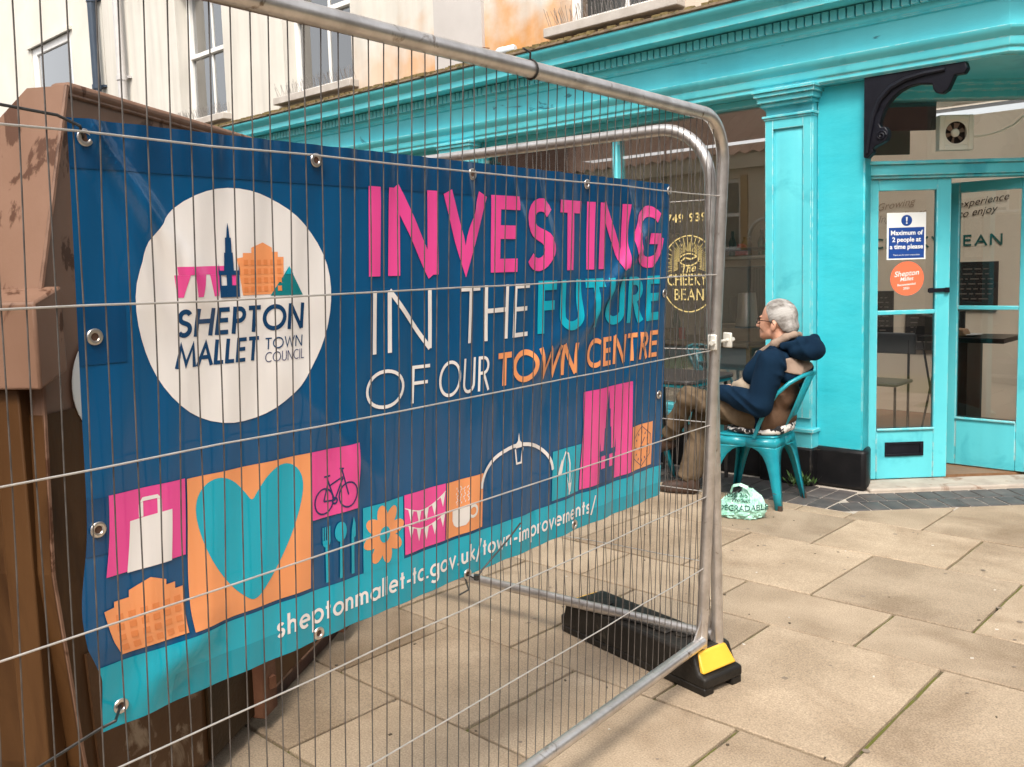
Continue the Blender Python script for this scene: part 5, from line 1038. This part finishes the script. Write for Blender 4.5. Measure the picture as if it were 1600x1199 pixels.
for k in range(70):
    a = r_.uniform(0, 6.28); c = Vector((-.30 + r_.gauss(0, .035), -.18 + r_.gauss(0, .03), .012)); ln = r_.uniform(.03, .085); d = Vector((math.cos(a) * .6, math.sin(a) * .6, r_.uniform(.4, 1.3))).normalized(); s_ = d.cross(Vector((0, 0, 1))).normalized() * r_.uniform(.006, .013)
    c += d * r_.uniform(0, .06); wd.add([c, c + d * ln * .5 + s_, c + d * ln, c + d * ln * .5 - s_], [(0, 1, 2, 3)])
wp = wd.build('weed_plant', mat('weed_leaf', (.035, .085, .018), (.075, .14, .03), rough=.6, scale=30), label='small green weed growing at the wall foot behind the chair', cat='plant')
# bottle on the cornice
bt_ = thing('plastic_bottle', (-2.9, -.12, 3.28), 'clear plastic bottle with blue cap lying on top of the cornice', 'bottle')
bo_ = Vector((-2.98, -.20, 3.262)); bdv = Vector((.97, .22, .03)).normalized()
MB().lathe([(.012, .012), (.014, .03), (.032, .06), (.034, .10), (.031, .12), (.034, .14), (.034, .20), (.028, .215)], bo_, 16, bdv).build('body', mat('cloudy_plastic', (.62, .70, .76), (.74, .80, .84), rough=.15), bt_); MB().lathe([(.017, -.016), (.019, -.012), (.019, .012), (.016, .014)], bo_, 16, bdv).build('cap', mat('blue_cap', (.01, .13, .62), rough=.35), bt_)
tw = MB().tube([(-3.25, -.22, 3.25), (-3.18, -.24, 3.30), (-3.05, -.26, 3.31), (-2.95, -.27, 3.285)], .004, 5).build('twig', RUSTM(), label='thin dry twig lying on the cornice beside the bottle', cat='twig')

# ------------------------------------------------------------------ things on the glass and door
GOLD = mat('gold_leaf', (.60, .47, .19), rough=.5)
def onwin(x, z): return Vector((x, GY - .004, z))
# 2-D strokes on the glass
def winart(name, polys, y=0.0):
    bm_ = bmesh.new()
    for k, P in enumerate(polys):
        vv = [bm_.verts.new((p[0], GY - .0035 - k * 4e-5, p[1])) for p in P]
        try: bm_.faces.new(vv)
        except ValueError: pass
    me_ = bpy.data.meshes.new(name); bm_.to_mesh(me_); bm_.free(); return link(name, me_, GOLD, SW[0])
for wd_, x0 in (('01749', -1.365), ('939561', -1.315)):
    text_obj(wd_, .085, (lambda x0: lambda x, y: Vector((x0 + x, GY - .0035, 1.805 + y)))(x0), 'phone_digits', GOLD, SW[0], bold=.0022, space=1.2, align='RIGHT' if wd_ == '01749' else 'LEFT')
LX, LZ = -1.322, 1.421
lg = stroke(arcp(LX, LZ, .245, .281, 0, 360, 48)[:-1], .009, True)
winart('logo_ring', lg)
ry = []
for k in range(44):
    a = R(-20 + 220 * k / 43); r0 = .092 + .008 * (k % 2); r1 = (.165 if k % 2 else .205); ry += stroke([(LX + .0 + r0 * math.cos(a), LZ + .07 + r0 * math.sin(a)), (LX + r1 * math.cos(a), LZ + .07 + r1 * math.sin(a) * .98)], .0045)
winart('logo_rays', ry)
bn = stroke([(LX + .075 * math.cos(t) * (1 + .12 * math.cos(2 * t)), LZ + .105 + .045 * math.sin(t)) for t in [2 * math.pi * i / 24 for i in range(24)]], .010, True) + stroke([(LX - .065, LZ + .095), (LX - .03, LZ + .120), (LX + .02, LZ + .108), (LX + .065, LZ + .125)], .012)
winart('logo_bean', bn)
[winart('letter', P) for P in lettering('CHEEKY', LX - .185, LX + .150, LZ - .085, .085, .13, .12, split=True)]; [winart('letter', P) for P in lettering('BEAN', LX - .125, LX + .125, LZ - .195, .085, .13, .14, split=True)]
text_obj('The', .085, lambda x, y: Vector((LX - .01 + x + .25 * y, GY - .0035, LZ + .010 + y + .15 * x)), 'logo_lettering', GOLD, SW[0], bold=.0012)
# notice and sticker on the door glass
def ond(t, z, o): return LO + DD * t + DN * o + ZZ * z
WHT = mat('notice_white', (.80, .79, .77), rough=.4); NBL = mat('notice_blue', (.008, .055, .26), rough=.4)
no = thing('notice', ond(.254, 1.48, -.01), 'blue and white notice limiting customers to two people on the door glass', 'notice')
b = MB(); dbox(b, .122, .382, -.017, -.012, 1.480, 1.786, LO); b.build('card', WHT, no, bevel=.002)
b = MB(); dbox(b, .134, .370, -.012, -.0112, 1.490, 1.690, LO); b.build('blue_panel', NBL, no)
def tx(t0, z0, o): return lambda x, y: ond(t0 + x, z0 + y, o)
for s_, z0, sz in (('Maximum of', 1.642, .042), ('2 people at', 1.598, .042), ('a time please', 1.552, .042), ('Thank you for your cooperation', 1.508, .0135)): text_obj(s_, sz, tx(.252, z0, -.0105), 'lettering', WHT, no, bold=.0010 if sz > .02 else 0)
MB().lathe([(.036, 0), (.036, .0006)], ond(.252, 1.735, -.0119), 28, DN).build('symbol', NBL, no)
b = MB(); b.prism([ond(.246, 1.757, -.0108), ond(.258, 1.757, -.0108), ond(.2555, 1.728, -.0108), ond(.2485, 1.728, -.0108)], DN * .0003); b.build('mark', WHT, no); MB().lathe([(.0055, 0), (.0055, .0003)], ond(.252, 1.718, -.0108), 12, DN).build('mark', WHT, no)
stc = thing('round_sticker', ond(.254, 1.25, -.01), 'round orange sticker with white script below the notice on the door glass', 'sticker')
MB().lathe([(.112, 0), (.112, .0008)], ond(.262, 1.357, -.0165), 44, DN).build('disc', mat('sticker_coral', (.80, .16, .075), rough=.4), stc)
for s_, z0, sz, sh in (('Shepton', 1.375, .050, .18), ('Breweries', 1.343, .036, .18), ('Recommended', 1.312, .020, 0), ('2021', 1.286, .022, 0)):
    if s_ == 'Breweries': s_ = 'Mallet'
    text_obj(s_, sz, (lambda z0, sh: lambda x, y: ond(.258 + x + sh * y, z0 + y + .08 * x, -.0153))(z0, sh), 'lettering', WHT, stc, bold=.0003)
# extractor fan
fan = thing('extractor_fan', ond(.56, 2.18, 0), 'square cream extractor fan mounted in the glass over the door', 'fan')
IVO = mat('ivory_plastic', (.80, .73, .60), (.84, .78, .66), rough=.4, scale=8)
tc_, zc_ = .552, 2.286; hw = .112
b = MB()
for a0, a1, z0, z1 in ((-hw, -.078, -hw, hw), (.078, hw, -hw, hw), (-.078, .078, .078, hw), (-.078, .078, -hw, -.078)): dbox(b, tc_ + a0, tc_ + a1, -.026, .030, zc_ + z0, zc_ + z1, LO)
fb_ = b.build('housing', IVO, fan, bevel=.006)
bm = bmesh.new(); ro = []
for i in range(48):
    a = 2 * math.pi * i / 48; m_ = .079 / max(abs(math.cos(a)), abs(math.sin(a))); ro.append((ond(tc_ + .070 * math.cos(a), zc_ + .070 * math.sin(a), .022), ond(tc_ + m_ * math.cos(a), zc_ + m_ * math.sin(a), .022)))
b = MB()
for i in range(48): j = (i + 1) % 48; b.add([ro[i][0], ro[i][1], ro[j][1], ro[j][0]], [(0, 1, 2, 3)])
b.build('face_plate', IVO, fb_); bm.free()
b = MB(); dbox(b, tc_ - .078, tc_ + .078, -.024, -.018, zc_ - .078, zc_ + .078, LO); b.build('back_plate', mat('fan_dark', (.025, .015, .012), rough=.6), fan)
for k in range(6):
    a = 2 * math.pi * k / 6 + .3; f_ = lambda r, da, o: ond(tc_ + r * math.cos(a + da), zc_ + r * math.sin(a + da), o)
    MB().add([f_(.018, -.3, .004), f_(.064, -.24, .014), f_(.066, .24, -.006), f_(.018, .4, -.006)], [(0, 1, 2, 3)]).build('blade', mat('fan_blade', (.26, .17, .12), rough=.5), fan)
MB().lathe([(.026, 0), (.026, .012), (.018, .018)], ond(tc_, zc_, .002), 24, DN).build('hub', IVO, fan)
MB().tube([ond(.665, 2.262, .0), ond(.74, 2.262, .004), ond(.84, 2.285, .006), ond(.94, 2.33, .006), ond(1.05, 2.42, .0)], .0055, 8).build('cable', IVO, fan)

# ------------------------------------------------------------------ inside the cafe
hb = thing('hanging_board', ond(.3, 2.2, -.35), 'dark board with green and orange lower strip hanging inside the glass over the door', 'board')
b = MB(); dbox(b, .02, .62, -.40, -.37, 2.36, 2.70, LO); b.build('dark_panel', mat('board_black', (.010, .009, .010), rough=.6), hb, bevel=.01)
for t0, t1, c, nm in ((.04, .10, (.02, .10, .06), 'green_strip'), (.10, .19, (.40, .17, .05), 'orange_strip'), (.19, .44, (.02, .10, .06), 'green_strip')):
    b = MB(); dbox(b, t0, t1, -.395, -.38, 2.20, 2.36, LO); b.build(nm, mat(nm, c, rough=.6), hb)
WOOD = mat('counter_wood', (.30, .20, .12), (.40, .28, .18), rough=.5, scale=4, stretch=(1, 6, 6)); PBL = mat('pale_blue_cabinet', (.40, .52, .56), (.46, .58, .62), rough=.35, scale=3); STL = mat('brushed_steel', (.55, .53, .51), (.68, .66, .64), rough=.28, metal=.9, scale=6, stretch=(12, 12, 1)); DRK = mat('dark_machine', (.010, .009, .009), (.02, .018, .018), rough=.3, scale=9)
ct = thing('counter', (-1.9, .7, 0), 'pale blue counter cabinet with wooden top just inside the shop window', 'counter')
MB().box(-3.1, -1.06, .48, 1.05, .03, .845).build('cabinet', PBL, ct, bevel=.006); MB().box(-3.12, -1.04, .45, 1.08, .845, .885).build('top', WOOD, ct, bevel=.005); MB().box(-1.045, -.80, .50, 1.05, .03, .845).build('side_unit', mat('green_unit', (.01, .11, .10), rough=.4), ct); MB().box(-1.06, -1.03, .47, 1.0, .03, .86).build('end_trim', mat('brass_trim', (.45, .33, .13), rough=.4), ct)
MB().box(-1.55, -.70, .62, 1.02, .886, .985).build('plinth_shelf', WOOD, ct, bevel=.004)
jg = thing('steel_jug', (-1.16, .68, .99), 'tall brushed steel jug on the wooden shelf behind the window', 'jug')
MB().lathe([(.088, 0), (.090, .02), (.078, .10), (.072, .20), (.066, .26), (.062, .262)], (-1.175, .70, .995), 28).build('body', STL, jg); MB().lathe([(.095, 0), (.095, .014)], (-1.175, .70, .986), 28).build('base', mat('blue_base', (.02, .10, .16), rough=.4), jg); MB().tube([(-1.24, .66, 1.23), (-1.29, .64, 1.22), (-1.30, .64, 1.10), (-1.25, .66, 1.04)], .010, 8).build('handle', DRK, jg)
cm = thing('coffee_machine', (-1.3, 1.3, .88), 'dark coffee machine with cups on top inside the cafe', 'coffee machine')
MB().box(-1.75, -.95, 1.05, 1.55, .99, 1.46).build('body', DRK, cm, bevel=.02); MB().box(-1.80, -.93, 1.0, 1.58, 1.52, 1.55).build('top_rail', STL, cm, bevel=.006); MB().tube([(-1.80, 1.0, 1.60), (-.93, 1.0, 1.60)], .014, 8).build('rail', DRK, cm)
for x in (-1.65, -1.3): MB().lathe([(.035, 0), (.045, .05), (.03, .08)], (x, 1.1, 1.35), 16, (0, 0, -1)).build('group_head', STL, cm)
MB().lathe([(.09, -.10), (.095, -.09), (.095, .09), (.09, .10)], (-1.02, 1.02, 1.36), 20, (0, 1, 0)).build('gauge_drum', mat('white_drum', (.68, .66, .63), rough=.3), cm)
for x, c, lb in ((-1.50, (.45, .05, .03), 'red cup standing upside down on the coffee machine'), (-1.26, (.02, .18, .12), 'green cup standing upside down on the coffee machine')):
    MB().lathe([(.055, 0), (.052, .05), (.035, .09), (.018, .10)], (x, 1.2, 1.551), 18).build('cup', mat('cup_%d' % int(x * -100), c, rough=.3), label=lb, cat='cup')
MB().box(-1.95, -1.82, .58, .68, .886, .97).build('wooden_box', WOOD, label='small wooden box on the counter behind the gold logo', cat='box', bevel=.004)
MB().lathe([(.028, 0), (.028, .09), (.02, .095)], (-1.72, .62, .886), 16).build('jar', mat('red_jar', (.55, .03, .03), rough=.3), label='small red jar on the counter behind the gold logo', cat='jar')
MB().lathe([(.035, 0), (.035, .14), (.018, .19), (.018, .23)], (-1.86, .75, .886), 16).build('bottle', mat('green_bottle', (.01, .09, .08), rough=.1), label='dark green bottle on the counter behind the gold logo', cat='bottle')
hp_ = MB()
hp_.add([(-1.95, .445, .86), (-1.80, .445, .86), (-1.80, .440, .70), (-1.86, .438, .66), (-1.95, .44, .72)], [(0, 1, 2, 3, 4)]); o_ = hp_.build('tea_towel', mat('mustard_cloth', (.55, .34, .06), (.62, .40, .09), rough=.9, scale=15), label='mustard yellow cloth hanging over the pale blue counter edge', cat='cloth'); s_ = o_.modifiers.new('s', 'SOLIDIFY'); s_.thickness = .006
pd = thing('pendant_lamp', (-2.44, 1.5, 2.0), 'unlit pendant lamp on a thin cord inside the shop window', 'lamp')
MB().lathe([(.07, 0), (.07, .02), (.02, .04)], (-2.44, 1.5, 2.735), 20).build('ceiling_rose', DRK, pd); MB().tube([(-2.44, 1.5, 2.75), (-2.44, 1.5, 1.9)], .008, 6).build('cord', DRK, pd); MB().lathe([(.16, 0), (.12, .08), (.03, .14)], (-2.44, 1.5, 1.78), 24).build('shade', DRK, pd)
sf = MB().box(-3.6, -1.5, 2.98, 3.19, 1.52, 1.55).build('wall_shelf', WOOD, label='wooden shelf of jars on the back wall inside the cafe', cat='shelf', bevel=.004)
jm = [MB().lathe([(.05, 0), (.055, .02), (.055, .15), (.035, .18), (.04, .21)], (0, 0, 0), 14).mesh('jar'), MB().lathe([(.04, 0), (.04, .16), (.016, .22), (.016, .28)], (0, 0, 0), 12).mesh('jar')]
jc = [mat('jar_a', (.45, .30, .14), rough=.25), mat('jar_b', (.05, .12, .09), rough=.2)]
for k in range(12):
    link('jar', jm[k % 2], jc[k % 2], loc=(-3.5 + k * .17, 3.08, 1.5505), label='tall dark bottle among the jars on the back shelf' if k % 2 else 'amber storage jar on the back shelf', cat='bottle' if k % 2 else 'jar', group='bottles on the back shelf' if k % 2 else 'jars on the back shelf')
# wall writing and boards opposite the door
WB = 3.194
TGR = mat('teal_wall_paint', (.008, .12, .11), rough=.6); MRK = mat('brown_ink', (.10, .06, .04), rough=.7); MRF = mat('faded_ink', (.42, .32, .24), rough=.7)
ws = thing('wall_lettering', (-.5, WB, 1.5), 'teal painted cafe name and brown handwriting on the cream inside wall', 'lettering')
def onw(x0, z0, sl=0.0, sh=0.0): return lambda x, y: Vector((x0 + x + sh * y, WB, z0 + y + sl * x))
for LP in lettering('CHEEKY BEAN', -1.19, -.035, 1.585, .10, .17, .16, split=True):
    bm_ = bmesh.new()
    for k, P in enumerate(LP): bm_.faces.new([bm_.verts.new((p[0], WB - k * 4e-5, p[1])) for p in P])
    me_ = bpy.data.meshes.new('letter'); bm_.to_mesh(me_); bm_.free(); link('letter', me_, TGR, ws)
for s_, x0, z0, sz in (('experience', -.205, 1.955, .095), ('to enjoy', -.25, 1.86, .095), ('Growing', -.98, 1.97, .10), ('Ingredients', -.92, 1.86, .10)): text_obj(s_, sz, onw(x0, z0, .12, .3), 'handwriting', MRF if x0 < -.5 else MRK, ws)
CHK = mat('chalkboard', (.012, .011, .012), (.022, .02, .02), rough=.7, scale=5)
def board(x0, x1, z0, z1, lb):
    r_ = thing('menu_board', ((x0 + x1) / 2, WB - .02, z0), lb, 'menu board'); MB().box(x0, x1, WB - .025, WB + .004, z0, z1).build('slate', CHK, r_, bevel=.003)
    m_ = MB(); q = random.Random(int(x0 * 100))
    z = z1 - .07
    while z > z0 + .05:
        xx = x0 + .05
        while xx < x1 - .06: l_ = q.uniform(.02, .09); m_.box(xx, min(xx + l_, x1 - .04), WB - .0262, WB - .0256, z, z + .010); xx += l_ + .02
        z -= .045
    m_.build('chalk_lines', mat('chalk', (.20, .17, .15), rough=.9), r_)
board(-.60, -.06, 1.02, 1.44, 'dark chalk menu board on the inside wall under the painted name'); board(-.86, -.33, .62, .99, 'lower dark chalk menu board on the inside wall'); board(-1.45, -.98, .66, 1.18, 'dark board on the inside wall seen through the closed door leaf')
# side table, stool and chair beyond the door
st_ = thing('side_table', (-.10, 2.3, 0), 'dark wooden side table with plate inside the open door', 'table')
MB().box(-.36, .30, 2.05, 2.55, .80, .84).build('table_top', DRK, st_, bevel=.004); MB().box(-.14, .02, 2.1, 2.5, .02, .80).build('pedestal', mat('dark_wood', (.07, .03, .016), (.10, .045, .025), rough=.5, scale=8), st_)
for s in (-1, 1): MB().tube([(-.27 - .07 * s, 2.12, .80), (-.27 + .07 * s, 2.12, .02)], .010, 6).build('leg', DRK, st_)
MB().lathe([(.06, 0), (.11, .015), (.10, .017)], (-.02, 2.25, .841), 20).build('plate', WHT, label='white plate on the dark side table inside the door', cat='plate')
MB().prism([(-.40, 2.10, .85), (-.15, 2.10, .85), (-.20, 2.10, .99), (-.36, 2.10, 1.02)], (0, .16, 0)).build('till', DRK, label='black card till on the side table inside the door', cat='till', bevel=.01)
MB().prism([(-.17, 2.14, .842), (.0, 2.14, .842), (-.03, 2.14, .90), (-.12, 2.14, .905)], (0, .14, 0)).build('paper_bag', mat('kraft_paper', (.38, .22, .12), (.46, .28, .16), rough=.8, scale=18, bump=.8), label='brown paper bag on the side table inside the door', cat='bag', bevel=.01)
ic = thing('inside_chair', (-.62, 1.95, 0), 'grey chair standing on the timber floor behind the door glass', 'chair')
GRY = mat('grey_seat', (.16, .17, .18), rough=.4)
MB().box(-.80, -.42, 1.78, 2.15, .44, .47).build('seat', mat('pale_seat', (.45, .42, .38), rough=.4), ic, bevel=.01); MB().box(-.80, -.40, 2.14, 2.17, .68, .86).build('backrest', GRY, ic, bevel=.012)
for x, y, t in ((-.78, 1.80, .44), (-.44, 1.80, .44), (-.76, 2.15, .80), (-.46, 2.15, .80)): MB().tube([(x, y, .02), (x, y, t)], .011, 8).build('leg', DRK, ic)
MB().prism([(-2.1, 3.193, .016), (-1.15, 3.193, .016), (-1.15, 3.193, .72), (-2.1, 3.193, .72)], (0, -.006, 0)).build('wainscot', mat('dado_white', (.70, .66, .60), rough=.6), cafe)
